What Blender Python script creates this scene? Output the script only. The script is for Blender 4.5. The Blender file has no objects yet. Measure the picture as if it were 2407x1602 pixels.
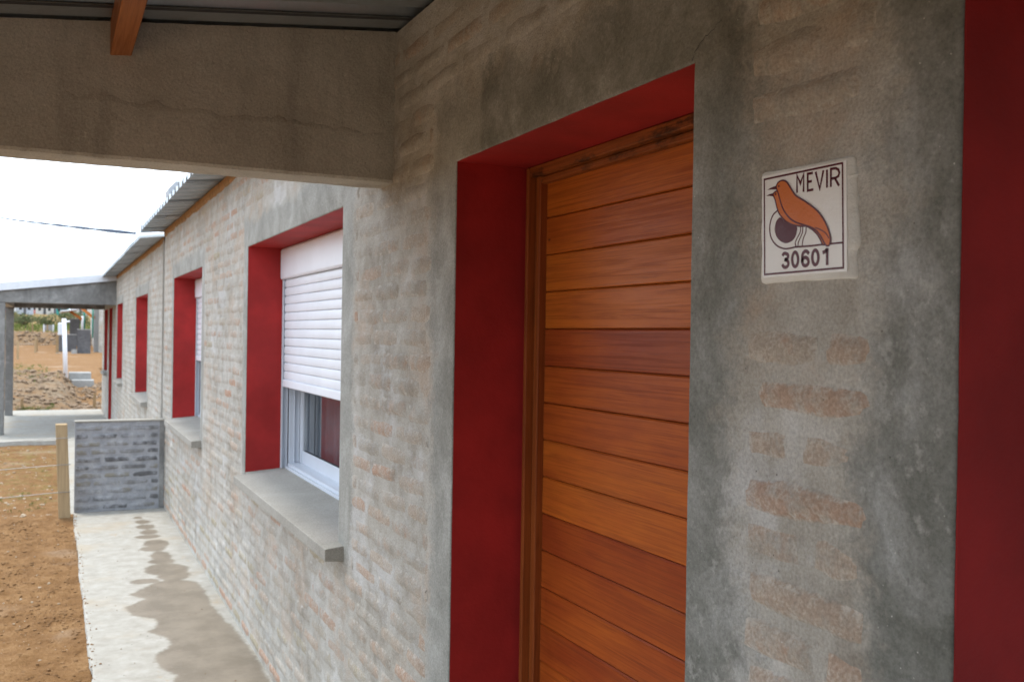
import bpy, bmesh, math, random
import numpy as np
from mathutils import Vector, Matrix
from mathutils.geometry import tessellate_polygon
random.seed(7); np.random.seed(7)
scene = bpy.context.scene
col = scene.collection

# ------------------------------------------------------------------ camera
CAM = Vector((-0.9341, 0.0, 1.5989))
YAW, PITCH, ROLL = -0.4488, -0.0049, 0.0157
fw = Vector((-math.sin(YAW), math.cos(YAW), 0)); rt = Vector((math.cos(YAW), math.sin(YAW), 0)); up = Vector((0, 0, 1))
f2 = fw*math.cos(PITCH) + up*math.sin(PITCH); u2 = up*math.cos(PITCH) - fw*math.sin(PITCH)
r3 = rt*math.cos(ROLL) + u2*math.sin(ROLL); u3 = u2*math.cos(ROLL) - rt*math.sin(ROLL)
cd = bpy.data.cameras.new('camera'); cam = bpy.data.objects.new('camera', cd); col.objects.link(cam)
M = Matrix((r3, u3, -f2)).transposed().to_4x4(); M.translation = CAM
cam.matrix_world = M
cd.sensor_width = 36; cd.lens = 36*2246.6/2407
cd.clip_start = 0.05; cd.clip_end = 3000
cd.dof.use_dof = True; cd.dof.focus_distance = 1.9; cd.dof.aperture_fstop = 9
scene.camera = cam

# ------------------------------------------------------------------ world: hazy bright sky with thin broken cloud
SUN_TO = Vector((-0.10, 0.24, 0.965)).normalized()
world = bpy.data.worlds.new('World'); scene.world = world; world.use_nodes = True
wn = world.node_tree; wn.nodes.clear()
sky = wn.nodes.new('ShaderNodeTexSky'); sky.sky_type = 'NISHITA'; sky.sun_disc = False
sky.sun_elevation = math.asin(SUN_TO.z); sky.sun_rotation = math.atan2(SUN_TO.x, SUN_TO.y)
sky.dust_density = 2.0
tc = wn.nodes.new('ShaderNodeTexCoord')
mp = wn.nodes.new('ShaderNodeMapping'); mp.inputs['Scale'].default_value = (2.2, 2.2, 7)
ns = wn.nodes.new('ShaderNodeTexNoise'); ns.inputs['Scale'].default_value = 2.2; ns.inputs['Detail'].default_value = 7; ns.inputs['Roughness'].default_value = .55
rp = wn.nodes.new('ShaderNodeValToRGB'); rp.color_ramp.elements[0].position = .36; rp.color_ramp.elements[0].color = (.62,)*3+(1,)
rp.color_ramp.elements[1].position = .58; rp.color_ramp.elements[1].color = (.96,)*3+(1,)
mx = wn.nodes.new('ShaderNodeMix'); mx.data_type = 'RGBA'; mx.inputs['B'].default_value = (7.6, 8.5, 9.5, 1)
bg = wn.nodes.new('ShaderNodeBackground'); bg.inputs['Strength'].default_value = .15
ow = wn.nodes.new('ShaderNodeOutputWorld')
for a, b in ((tc.outputs['Generated'], mp.inputs[0]), (mp.outputs[0], ns.inputs['Vector']), (ns.outputs['Fac'], rp.inputs[0]),
             (rp.outputs[0], mx.inputs['Factor']), (sky.outputs[0], mx.inputs['A']), (mx.outputs['Result'], bg.inputs[0]), (bg.outputs[0], ow.inputs[0])):
    wn.links.new(a, b)
# ------------------------------------------------------------------ sun through thin cloud: soft
sd = bpy.data.lights.new('sun', 'SUN'); sd.energy = 1.7; sd.angle = math.radians(9); sd.color = (1, .94, .84)
sun = bpy.data.objects.new('sun', sd); col.objects.link(sun)
sun.rotation_euler = SUN_TO.to_track_quat('Z', 'Y').to_euler()
sun.location = (-6, 4, 9)
# ------------------------------------------------------------------ exposure
vs = scene.view_settings; vs.view_transform = 'Standard'; vs.look = 'None'; vs.gamma = 1; vs.use_curve_mapping = False
vs.exposure = 1.0
scene.render.engine = 'CYCLES'
try:
    scene.cycles.max_bounces = 8; scene.cycles.diffuse_bounces = 6; scene.cycles.sample_clamp_indirect = 8
except Exception: pass

# ------------------------------------------------------------------ noise helpers
_rng = np.random.RandomState(3); _lat = _rng.rand(256, 256)
def vnoise(x, y):
    xi = np.floor(x).astype(int); yi = np.floor(y).astype(int); fx = x-xi; fy = y-yi
    fx = fx*fx*(3-2*fx); fy = fy*fy*(3-2*fy); L = _lat
    a = L[xi % 256, yi % 256]; b = L[(xi+1) % 256, yi % 256]; c = L[xi % 256, (yi+1) % 256]; d = L[(xi+1) % 256, (yi+1) % 256]
    return (a*(1-fx)+b*fx)*(1-fy)+(c*(1-fx)+d*fx)*fy
def fbm(x, y, o=4, g=.5):
    x = np.asarray(x, float); y = np.asarray(y, float); s = 0; a = 1; t = 0
    for i in range(o):
        s = s+a*(vnoise(x+i*17.3, y+i*31.7)-.5); t += a; a *= g; x = x*2.03; y = y*2.03
    return s/t

# ------------------------------------------------------------------ mesh builder
class MB:
    def __init__(s): s.v = []; s.f = []; s.at = {}
    def add(s, vs_, fs_):
        n = len(s.v); s.v += [tuple(map(float, p)) for p in vs_]; s.f += [tuple(i+n for i in f) for f in fs_]; return s
    def box(s, x0, x1, y0, y1, z0, z1):
        return s.add([(x0,y0,z0),(x1,y0,z0),(x1,y1,z0),(x0,y1,z0),(x0,y0,z1),(x1,y0,z1),(x1,y1,z1),(x0,y1,z1)],
                     [(0,3,2,1),(4,5,6,7),(0,1,5,4),(1,2,6,5),(2,3,7,6),(3,0,4,7)])
    def prism_y(s, prof, y0, y1):           # profile in (x,z), extruded along y
        n = len(prof); v = [(x,y0,z) for x,z in prof]+[(x,y1,z) for x,z in prof]
        f = [(i,(i+1)%n,(i+1)%n+n,i+n) for i in range(n)]+[tuple(range(n))[::-1],tuple(range(n,2*n))]
        return s.add(v, f)
    def prism_x(s, prof, x0, x1):           # profile in (y,z), extruded along x
        n = len(prof); v = [(x0,y,z) for y,z in prof]+[(x1,y,z) for y,z in prof]
        f = [(i,(i+1)%n,(i+1)%n+n,i+n) for i in range(n)]+[tuple(range(n))[::-1],tuple(range(n,2*n))]
        return s.add(v, f)
    def tube(s, pts, r, n=6, caps=True):
        pts = [Vector(p) for p in pts]; R = r if isinstance(r, (list, tuple)) else [r]*len(pts); v = []; f = []
        for i, p in enumerate(pts):
            d = (pts[min(i+1, len(pts)-1)]-pts[max(i-1, 0)]).normalized()
            a = d.orthogonal().normalized() if abs(d.z) < .9 else Vector((1,0,0)); a = (a-d*a.dot(d)).normalized(); b = d.cross(a)
            v += [p+a*math.cos(2*math.pi*k/n)*R[i]+b*math.sin(2*math.pi*k/n)*R[i] for k in range(n)]
        for i in range(len(pts)-1):
            f += [(i*n+k, i*n+(k+1)%n, (i+1)*n+(k+1)%n, (i+1)*n+k) for k in range(n)]
        if caps: f += [tuple(range(n))[::-1], tuple(range((len(pts)-1)*n, len(pts)*n))]
        return s.add(v, f)
    def bar(s, a, b, w, h):                 # rectangular bar from a to b
        a = Vector(a); b = Vector(b); d = (b-a).normalized(); sx = d.cross(Vector((0,0,1)))
        sx = sx.normalized() if sx.length > .01 else Vector((1,0,0)); sz = sx.cross(d).normalized()
        v = [p+sx*i*w/2+sz*j*h/2 for p in (a, b) for i, j in ((-1,-1),(1,-1),(1,1),(-1,1))]
        return s.add(v, [(3,2,1,0),(4,5,6,7),(0,1,5,4),(1,2,6,5),(2,3,7,6),(3,0,4,7)])
    def mesh(s, name, mat, smooth=False):
        m = bpy.data.meshes.new(name); m.from_pydata(s.v, [], s.f); m.materials.append(mat)
        for k, a in s.at.items():
            t = m.attributes.new(k, 'FLOAT', 'POINT'); t.data.foreach_set('value', np.asarray(a, np.float32))
        if smooth: m.polygons.foreach_set('use_smooth', [True]*len(m.polygons))
        bm = bmesh.new(); bm.from_mesh(m); bmesh.ops.recalc_face_normals(bm, faces=bm.faces); bm.to_mesh(m); bm.free()
        m.update(); return m
    def build(s, name, mat, parent=None, smooth=False, bevel=0):
        o = bpy.data.objects.new(name, s.mesh(name, mat, smooth)); col.objects.link(o)
        if parent: o.parent = parent
        if bevel:
            b = o.modifiers.new('bevel', 'BEVEL'); b.width = bevel; b.segments = 2; b.limit_method = 'ANGLE'
        return o
def tag(o, label=None, cat=None, group=None, kind=None):
    if label: o['label'] = label
    if cat: o['category'] = cat
    if group: o['group'] = group
    if kind: o['kind'] = kind
    return o
def empty(name, label, cat, loc=(0,0,0), group=None):
    o = bpy.data.objects.new(name, None); col.objects.link(o); o.empty_display_size = .1
    return tag(o, label, cat, group)
def grid_obj(name, xs, ys, zf, mat, attrs=None, parent=None):
    Xg, Yg = np.meshgrid(xs, ys); Zg = zf(Xg, Yg); n, m = Xg.shape
    co = np.stack([Xg, Yg, Zg], -1).reshape(-1, 3).astype(np.float32)
    idx = np.arange(n*m).reshape(n, m); q = np.stack([idx[:-1,:-1], idx[:-1,1:], idx[1:,1:], idx[1:,:-1]], -1).reshape(-1, 4)
    me = bpy.data.meshes.new(name); me.vertices.add(len(co)); me.vertices.foreach_set('co', co.ravel())
    me.loops.add(q.size); me.loops.foreach_set('vertex_index', q.ravel().astype(np.int32))
    me.polygons.add(len(q)); me.polygons.foreach_set('loop_start', np.arange(0, q.size, 4, dtype=np.int32))
    me.polygons.foreach_set('use_smooth', np.ones(len(q), bool))
    me.update(calc_edges=True); me.materials.append(mat)
    for k, fn in (attrs or {}).items():
        t = me.attributes.new(k, 'FLOAT', 'POINT'); t.data.foreach_set('value', np.asarray(fn(Xg, Yg), np.float32).ravel())
    o = bpy.data.objects.new(name, me); col.objects.link(o)
    if parent: o.parent = parent
    return o

# ------------------------------------------------------------------ material helper
class NT:
    def __init__(s, name, rough=.8, spec=.3):
        s.m = bpy.data.materials.new(name); s.m.use_nodes = True; s.t = s.m.node_tree; s.t.nodes.clear()
        s.o = s.t.nodes.new('ShaderNodeOutputMaterial'); s.b = s.t.nodes.new('ShaderNodeBsdfPrincipled')
        s.t.links.new(s.b.outputs[0], s.o.inputs[0]); s.b.inputs['Roughness'].default_value = rough
        s.b.inputs['Specular IOR Level'].default_value = spec
        s.pos = s.t.nodes.new('ShaderNodeNewGeometry').outputs['Position']
    def put(s, sock, v):
        if isinstance(v, bpy.types.NodeSocket): s.t.links.new(v, sock)
        elif isinstance(v, (tuple, list)): sock.default_value = tuple(v)+((1,) if len(v) == 3 and len(sock.default_value) == 4 else ())
        else: sock.default_value = v
    def map(s, scale, loc=(0,0,0), vec=None, rot=(0,0,0)):
        n = s.t.nodes.new('ShaderNodeMapping'); s.put(n.inputs[0], vec or s.pos); s.put(n.inputs['Scale'], scale); s.put(n.inputs['Location'], loc); s.put(n.inputs['Rotation'], rot); return n.outputs[0]
    def noise(s, scale, detail=4, rough=.55, vec=None, dist=0):
        n = s.t.nodes.new('ShaderNodeTexNoise'); s.put(n.inputs['Vector'], vec or s.pos); s.put(n.inputs['Scale'], scale); s.put(n.inputs['Detail'], detail); s.put(n.inputs['Roughness'], rough); s.put(n.inputs['Distortion'], dist); return n.outputs['Fac']
    def voro(s, scale, vec=None, feat='F1'):
        n = s.t.nodes.new('ShaderNodeTexVoronoi'); n.feature = feat; s.put(n.inputs['Vector'], vec or s.pos); s.put(n.inputs['Scale'], scale); return n.outputs['Distance']
    def ramp(s, fac, stops):
        n = s.t.nodes.new('ShaderNodeValToRGB'); s.put(n.inputs[0], fac); e = n.color_ramp.elements
        while len(e) < len(stops): e.new(.5)
        for i, (p, c) in enumerate(stops): e[i].position = p; e[i].color = (tuple(c) if isinstance(c, (tuple, list)) else (c,)*3)+(1,)
        return n.outputs[0]
    def step(s, fac, a, b):
        n = s.t.nodes.new('ShaderNodeMapRange'); n.interpolation_type = 'SMOOTHSTEP'; s.put(n.inputs[0], fac); s.put(n.inputs[1], a); s.put(n.inputs[2], b); return n.outputs[0]
    def mix(s, fac, a, b, mode='MIX'):
        n = s.t.nodes.new('ShaderNodeMix'); n.data_type = 'RGBA'; n.blend_type = mode; s.put(n.inputs['Factor'], fac); s.put(n.inputs['A'], a); s.put(n.inputs['B'], b); return n.outputs['Result']
    def math(s, op, a, b=0., c=None):
        n = s.t.nodes.new('ShaderNodeMath'); n.operation = op; s.put(n.inputs[0], a); s.put(n.inputs[1], b)
        if c is not None: s.put(n.inputs[2], c)
        return n.outputs[0]
    def attr(s, name):
        n = s.t.nodes.new('ShaderNodeAttribute'); n.attribute_name = name; return n.outputs['Fac']
    def rnd(s): return s.t.nodes.new('ShaderNodeObjectInfo').outputs['Random']
    def bump(s, h, dist=.002, strength=1, normal=None):
        n = s.t.nodes.new('ShaderNodeBump'); s.put(n.inputs['Height'], h); n.inputs['Distance'].default_value = dist; n.inputs['Strength'].default_value = strength
        if normal: s.put(n.inputs['Normal'], normal)
        return n.outputs[0]
    def col(s, c): s.put(s.b.inputs['Base Color'], c); return s
    def nrm(s, n): s.put(s.b.inputs['Normal'], n); return s
    def rough(s, r): s.put(s.b.inputs['Roughness'], r); return s
    def xyz(s):
        n = s.t.nodes.new('ShaderNodeSeparateXYZ'); s.put(n.inputs[0], s.pos); return n.outputs

# ------------------------------------------------------------------ materials
MT = {}
def slurry():
    # cement wash bagged over bricks; brick shows where the wash is thin; smooth coat round the openings ("coat")
    m = NT('bagged_brick', .9, .2)
    big = m.noise(1.9, 5, .62); mid = m.noise(9, 6, .66); small = m.noise(34, 6, .72); grit = m.noise(190, 4, .7)
    expo = m.attr('expo'); hue = m.attr('hue'); edge = m.attr('edge'); ca = m.attr('coat'); pale = m.attr('pale')
    c = m.ramp(m.math('ADD', m.math('MULTIPLY', big, .5), m.math('MULTIPLY', mid, .5)), [(.36, (.27,.243,.205)), (.47, (.385,.362,.32)), (.55, (.46,.44,.40)), (.66, (.57,.56,.535))])
    # chalky bloom and pinkish wear in broad patches
    pk = m.noise(2.7, 6, .68, m.map((1,1,1.3), (9,3,4)))
    c = m.mix(m.math('MULTIPLY', m.step(pk, .52, .66), .5), c, (.47,.36,.275))
    c = m.mix(m.math('MULTIPLY', m.step(pk, .46, .34), .55), c, (.56,.565,.57))
    # brick skin under the wash
    ragged = m.math('ADD', edge, m.math('MULTIPLY_ADD', small, 1.5, -.75))
    inb = m.math('MULTIPLY', m.step(ragged, .12, .5), m.step(edge, .02, .25))
    bc = m.ramp(hue, [(0, (.40,.205,.12)), (.25, (.42,.28,.20)), (.55, (.41,.33,.26)), (.8, (.42,.37,.31)), (1, (.32,.27,.16))])
    bc = m.mix(m.math('MULTIPLY', m.step(m.math('ADD', m.math('MULTIPLY', grit, .35), m.math('MULTIPLY', small, .65)), .44, .60), .6), bc, (.50,.44,.375))
    bc = m.mix(m.math('MULTIPLY', m.step(mid, .60, .70), .6), bc, (.45,.215,.11))
    cover = m.math('ADD', expo, m.math('MULTIPLY_ADD', m.noise(15, 6, .75, m.map((1,1,1), (3,1,7))), 2.4, -1.35))
    c = m.mix(m.math('MULTIPLY', inb, m.math('MULTIPLY_ADD', m.step(small, .3, .7), .28, .08)), c, (.27,.235,.19))
    c = m.mix(m.math('MULTIPLY', inb, m.math('MULTIPLY', m.step(cover, .05, .7), .82)), c, bc)
    rim = m.math('MULTIPLY', m.math('MULTIPLY', m.step(edge, .05, .35), m.step(edge, .95, .5)), m.step(small, .50, .60))
    c = m.mix(m.math('MULTIPLY', rim, .55), c, (.56,.53,.48))
    # smooth coat
    cb = m.noise(3.6, 7, .68, dist=.8); st = m.noise(1, 4, .6, m.map((8, 8, .9)))
    cc = m.ramp(m.math('ADD', m.math('MULTIPLY', cb, .68), m.math('MULTIPLY', mid, .32)), [(.37, (.115,.117,.102)), (.47, (.18,.183,.165)), (.55, (.25,.252,.236)), (.66, (.39,.395,.388))])
    cc = m.mix(m.math('MULTIPLY', m.step(st, .54, .72), .4), cc, (.12,.118,.10))
    cc = m.mix(m.math('MULTIPLY', m.step(m.math('ADD', m.math('MULTIPLY', small, .6), m.math('MULTIPLY', big, .4)), .55, .63), .5), cc, (.42,.415,.39))
    cc = m.mix(m.math('MULTIPLY', pale, .75), cc, m.ramp(cb, [(.35, (.29,.285,.26)), (.55, (.385,.38,.35)), (.7, (.47,.465,.44))]))
    cm = m.math('ADD', ca, m.math('MULTIPLY_ADD', m.math('ADD', m.math('MULTIPLY', mid, .55), m.math('MULTIPLY', small, .45)), 2.6, -1.3))
    coat = m.math('MULTIPLY', m.step(cm, .15, .85), m.step(ca, .0, .25))
    c = m.mix(coat, c, cc)
    # grit, pits and pale specks
    sp = m.voro(75)
    c = m.mix(m.math('MULTIPLY', m.step(sp, .10, .03), m.step(mid, .52, .6)), c, (.62,.60,.56))
    c = m.mix(m.math('MULTIPLY', m.step(m.voro(48, m.map((1,1,1), (5,5,5))), .085, .03), m.step(mid, .48, .40)), c, (.085,.08,.07))
    m.col(m.mix(1., c, m.ramp(grit, [(.3, .74), (.5, .98), (.7, 1.2)]), 'MULTIPLY'))
    h = m.math('ADD', m.math('MULTIPLY', mid, 2.0), m.math('ADD', m.math('MULTIPLY', small, 1.5), m.math('MULTIPLY', grit, .5)))
    n = m.bump(h, .0046, .8); m.put(n.node.inputs['Strength'], m.math('MULTIPLY_ADD', coat, -.45, .85)); m.nrm(n)
    return m.m
MT['slurry'] = slurry()
def render_coat(name, lo, mid_, hi, streak=True, bump=.0012, sc=1.0):
    m = NT(name, .82, .3)
    big = m.noise(2.6*sc, 6, .62, dist=.6); st = m.noise(1, 5, .6, m.map((7, 7, .9))); fine = m.noise(160, 4, .65); mid = m.noise(13*sc, 5, .6)
    c = m.ramp(m.math('ADD', m.math('MULTIPLY', big, .75), m.math('MULTIPLY', mid, .25)), [(.33, lo), (.52, mid_), (.68, hi)])
    if streak: c = m.mix(m.math('MULTIPLY', m.step(st, .52, .72), .55), c, tuple(v*.66 for v in lo))
    c = m.mix(m.math('MULTIPLY', m.step(m.noise(30, 5, .75), .64, .75), .5), c, tuple(min(1, v*1.5) for v in hi))
    specks = m.step(m.voro(55), .085, .03)
    c = m.mix(m.math('MULTIPLY', specks, m.step(m.noise(14), .58, .66)), c, (.55,.54,.50))
    c = m.mix(m.math('MULTIPLY', fine, .3), c, tuple(v*.7 for v in lo))
    c = m.mix(1., c, m.ramp(m.noise(150, 4, .7), [(.3, .78), (.5, .98), (.7, 1.18)]), 'MULTIPLY')
    m.col(c); m.nrm(m.bump(m.math('ADD', m.math('MULTIPLY', mid, 3.), m.math('ADD', m.math('MULTIPLY', m.noise(45, 5, .7), 2.0), m.math('MULTIPLY', fine, .45))), bump, .8))
    m.rough(m.ramp(mid, [(.3, .7), (.7, .92)]))
    return m.m
MT['render'] = render_coat('cement_render', (.135,.135,.118), (.205,.20,.178), (.275,.27,.25))
MT['beam'] = render_coat('beam_render', (.39,.36,.305), (.51,.475,.41), (.60,.565,.50), bump=.0022)
MT['postcon'] = render_coat('post_concrete', (.16,.16,.155), (.24,.24,.235), (.36,.36,.35), sc=2)
MT['sill'] = render_coat('sill_cement', (.27,.255,.225), (.34,.325,.29), (.40,.385,.35), streak=False, bump=.0008)
def lowbrick():
    m = NT('grey_washed_brick', .9, .2)
    e = m.attr('edge'); hue = m.attr('hue'); mid = m.noise(14, 5, .65); fine = m.noise(120, 4, .65)
    c = m.ramp(mid, [(.3, (.24,.25,.27)), (.55, (.33,.34,.365)), (.75, (.41,.42,.44))])
    b = m.ramp(m.math('ADD', m.math('MULTIPLY', hue, .6), m.math('MULTIPLY', m.noise(26, 5, .7), .5)), [(.3, (.10,.10,.105)), (.5, (.155,.155,.16)), (.62, (.20,.20,.205)), (.8, (.26,.245,.21))])
    c = m.mix(m.math('MULTIPLY', m.step(e, .1, .8), m.step(m.noise(9, 5, .7), .38, .6)), c, b)
    c = m.mix(m.step(m.noise(7, 4, .6, m.map((1,1,1), (3,1,8))), .70, .78), c, (.05,.048,.03))
    m.col(c); m.nrm(m.bump(m.math('ADD', m.math('MULTIPLY', mid, 2.), fine), .004, .8)); return m.m
MT['lowbrick'] = lowbrick()
def paint(name, c, var=.15, rough=.6):
    m = NT(name, rough, .35); n = m.noise(4, 4, .6)
    m.col(m.mix(m.step(n, .3, .75), tuple(v*(1-var) for v in c), tuple(min(1, v*(1+var)) for v in c)))
    m.nrm(m.bump(m.math('ADD', m.noise(30, 4, .6), m.math('MULTIPLY', m.noise(220, 3, .6), .5)), .0016 if name == 'red_paint' else .0006, .7)); return m.m
MT['red'] = paint('red_paint', (.36,.019,.018), .2, .68)
MT['white'] = paint('white_pvc', (.74,.77,.83), .04, .38)
MT['alu'] = paint('white_lacquered_aluminium', (.56,.60,.66), .03, .35)
MT['gasket'] = paint('black_gasket', (.03,.032,.036), .1, .6)
def wood(name, cols, axis='y', rough=.42, spread=1.):
    m = NT(name, rough, .2); rnd = m.rnd()
    off = m.t.nodes.new('ShaderNodeCombineXYZ'); m.put(off.inputs[0], m.math('MULTIPLY', rnd, 37.)); m.put(off.inputs[1], m.math('MULTIPLY', rnd, 91.)); m.put(off.inputs[2], m.math('MULTIPLY', rnd, 53.))
    add = m.t.nodes.new('ShaderNodeVectorMath'); add.operation = 'ADD'; m.put(add.inputs[0], m.pos); m.put(add.inputs[1], off.outputs[0])
    s = {'y': (60, 1.2, 60), 'z': (60, 60, 1.2), 'x': (1.2, 60, 60)}[axis]
    g = m.noise(1.6, 6, .62, m.map(s, vec=add.outputs[0]), 1.2); g2 = m.noise(6, 4, .7, m.map(s, vec=add.outputs[0])); cl = m.noise(3.2, 4, .6, m.map({'y': (3,1,3), 'z': (3,3,1), 'x': (1,3,3)}[axis], vec=add.outputs[0]))
    base = m.ramp(m.math('ADD', m.math('MULTIPLY', rnd, .55*spread), m.math('MULTIPLY', cl, .6)), [(.25, cols[0]), (.5, cols[1]), (.75, cols[2])])
    c = m.mix(m.math('MULTIPLY', m.step(g, .40, .68), .45), base, tuple(v*.52 for v in cols[0]))
    c = m.mix(m.math('MULTIPLY', m.step(g2, .48, .72), .4), c, tuple(v*.4 for v in cols[0]))
    if 'head' in name: c = m.mix(m.math('MULTIPLY', m.step(m.noise(9, 5, .7, m.map((1,.5,1))), .5, .62), .8), c, (.02,.012,.008))
    kn = m.step(m.voro(5.5, m.map({'y': (1,.45,1), 'z': (1,1,.45), 'x': (.45,1,1)}[axis], vec=add.outputs[0])),   .03, .01)
    c = m.mix(kn, c, tuple(v*.4 for v in cols[0]))
    m.col(c); m.nrm(m.bump(m.math('ADD', g, m.math('MULTIPLY', g2, .5)), .0005, .6)); m.rough(m.ramp(g, [(.3, rough-.06), (.7, rough+.12)])); return m.m
MT['door'] = wood('varnished_red_wood', [(.27,.046,.010), (.40,.088,.013), (.50,.135,.016)], 'y', .38, .95)
MT['doorframe'] = wood('varnished_frame_wood', [(.19,.046,.012), (.29,.074,.017), (.40,.115,.024)], 'z')
MT['headframe'] = wood('varnished_head_wood', [(.14,.036,.01), (.23,.062,.016), (.31,.09,.022)], 'y')
MT['purlin'] = wood('varnished_purlin_wood', [(.28,.085,.025), (.36,.12,.035), (.42,.16,.05)], 'y')
MT['pine'] = wood('raw_pine', [(.28,.19,.10), (.36,.25,.14), (.43,.32,.19)], 'z', .8)
MT['stain_wood'] = wood('orange_rafter_wood', [(.36,.10,.02), (.46,.14,.03), (.5,.17,.04)], 'x')
def metal(name, c, rough=.42, metallic=.85):
    m = NT(name, rough, .5); n = m.noise(2.2, 4, .6); sp = m.voro(70)
    cc = m.mix(m.step(n, .35, .7), tuple(v*.82 for v in c), c); cc = m.mix(m.math('MULTIPLY', m.step(sp, .25, .6), .16), cc, tuple(v*1.25 for v in c))
    m.col(cc); m.b.inputs['Metallic'].default_value = metallic; m.rough(m.ramp(m.noise(11, 5, .65), [(.3, rough-.08), (.7, rough+.16)])); m.nrm(m.bump(n, .003, .35)); return m.m
MT['galv'] = metal('galvanised_sheet', (.40,.44,.47))
MT['flash'] = metal('galvanised_flashing', (.66,.69,.74), .4, .55)
MT['wire'] = metal('fence_wire_zinc', (.36,.37,.38), .5)
MT['cable'] = paint('black_cable', (.03,.06,.12), .1, .6)
def glass():
    m = NT('window_glass', .02, .5); m.b.inputs['Base Color'].default_value = (.85,.9,.9,1); m.b.inputs['Transmission Weight'].default_value = 1; m.b.inputs['IOR'].default_value = 1.5
    m.rough(m.math('MULTIPLY', m.noise(3), .02)); return m.m
MT['glass'] = glass()
MT['inner'] = paint('inner_plaster', (.55,.53,.50), .05, .9)
MT['curtain'] = paint('grey_curtain', (.30,.31,.33), .1, .9)
def concrete():
    m = NT('path_concrete', .85, .3); wet = m.attr('wet'); big = m.noise(1.6, 6, .65); mid = m.noise(11, 5, .65); fine = m.noise(130, 4, .65)
    c = m.ramp(mid, [(.3, (.27,.255,.225)), (.55, (.33,.32,.29)), (.75, (.385,.375,.355))])
    c = m.mix(m.math('MULTIPLY', m.step(big, .5, .68), .55), c, (.33,.275,.20))
    c = m.mix(m.math('MULTIPLY', m.step(m.noise(5, 5, .7, m.map((1,.5,1), (8,3,1))), .62, .74), .6), c, (.32,.225,.125))
    c = m.mix(m.step(m.voro(13, m.map((1,.6,1))), .05, .03), c, (.10,.095,.085))
    w = m.step(m.math('ADD', wet, m.math('MULTIPLY_ADD', m.noise(17, 7, .72), 1.1, -.55)), .25, .62)
    c = m.mix(w, c, m.mix(m.step(m.noise(5, 6, .7), .35, .65), (.15,.126,.096), (.20,.17,.133)))
    m.col(c); m.rough(m.ramp(w, [(0, .9), (1, .58)])); m.nrm(m.bump(m.math('ADD', m.math('MULTIPLY', mid, 1.5), fine), .002, .7)); return m.m
MT['concrete'] = concrete()
def soil():
    m = NT('orange_soil', .95, .1); big = m.noise(.9, 6, .65); mid = m.noise(7, 6, .7); fine = m.noise(70, 4, .7)
    c = m.ramp(m.math('ADD', m.math('MULTIPLY', mid, .6), m.math('MULTIPLY', fine, .4)), [(.3, (.11,.057,.024)), (.5, (.20,.11,.048)), (.68, (.30,.185,.092))])
    c = m.mix(m.math('MULTIPLY', m.step(big, .54, .72), .7), c, (.32,.24,.17))
    g = m.attr('grey'); gr = m.attr('green')
    c = m.mix(m.math('MULTIPLY', g, m.step(m.noise(3.2, 6, .75), .3, .6)), c, m.ramp(m.noise(9, 5, .7), [(.3, (.10,.072,.046)), (.5, (.185,.14,.095)), (.7, (.28,.225,.165))]))
    c = m.mix(m.math('MULTIPLY', gr, m.step(m.noise(4.5, 6, .75, m.map((1,1,1), (2,7,1))), .46, .62)), c, m.ramp(m.noise(15, 4, .7), [(.3, (.10,.12,.03)), (.7, (.22,.23,.08))]))
    m.col(c); m.nrm(m.bump(m.math('ADD', m.math('MULTIPLY', mid, 2.), m.math('ADD', m.math('MULTIPLY', m.noise(28, 5, .7), 1.2), m.math('MULTIPLY', fine, .6))), .012, .9)); return m.m
MT['soil'] = soil()
def stone(name, a, b):
    m = NT(name, .92, .2); m.col(m.ramp(m.math('ADD', m.math('MULTIPLY', m.noise(14, 5, .7), .6), m.math('MULTIPLY', m.noise(1.5, 3), .4)), [(.35, a), (.65, b)])); m.nrm(m.bump(m.noise(60, 4, .7), .004, .8)); return m.m
def rusty():
    m = NT('rusty_eave_mortar', .95, .1); n = m.noise(16, 6, .75); c = m.ramp(n, [(.32, (.17,.10,.05)), (.5, (.33,.20,.095)), (.62, (.40,.20,.10)), (.75, (.43,.35,.25))])
    m.col(c); m.nrm(m.bump(m.noise(40, 5, .7), .006, .9)); return m.m
MT['rusty'] = rusty()
MT['cowl'] = paint('dull_zinc', (.36,.38,.41), .1, .6)
MT['clod'] = stone('soil_clod', (.13,.07,.03), (.27,.16,.078))
MT['floor'] = render_coat('warm_bounce_cement', (.45,.385,.29), (.54,.47,.37), (.60,.53,.43), streak=False)  # unseen near porch floor, tone chosen pale and warm to bounce light upward
MT['pebble'] = stone('pale_pebble', (.28,.22,.15), (.46,.38,.29))
MT['rubble'] = stone('rubble_stone', (.13,.088,.055), (.29,.215,.15))
MT['block'] = stone('dark_block', (.075,.075,.08), (.15,.15,.155))
MT['greyblock'] = stone('grey_concrete_block', (.24,.24,.235), (.34,.34,.33))
def leafm(name, a, b):
    m = NT(name, .7, .2); m.col(m.ramp(m.noise(5, 3), [(.35, a), (.65, b)])); return m.m
MT['leaf'] = leafm('shrub_leaf', (.055,.075,.025), (.13,.14,.06))
MT['grass'] = leafm('grass_blade', (.08,.12,.02), (.18,.21,.06))
MT['bark'] = stone('bark', (.07,.055,.04), (.14,.11,.08))
MT['teal'] = paint('green_pipe', (.02,.22,.17), .1, .5)
MT['tile'] = paint('white_ceramic_tile', (.82,.81,.80), .015, .12)
MT['grout'] = stone('white_grout', (.66,.645,.60), (.76,.75,.71))
MT['ink'] = paint('maroon_print', (.10,.014,.02), .05, .2)
MT['ochre'] = paint('orange_print', (.62,.155,.022), .06, .2)

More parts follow.
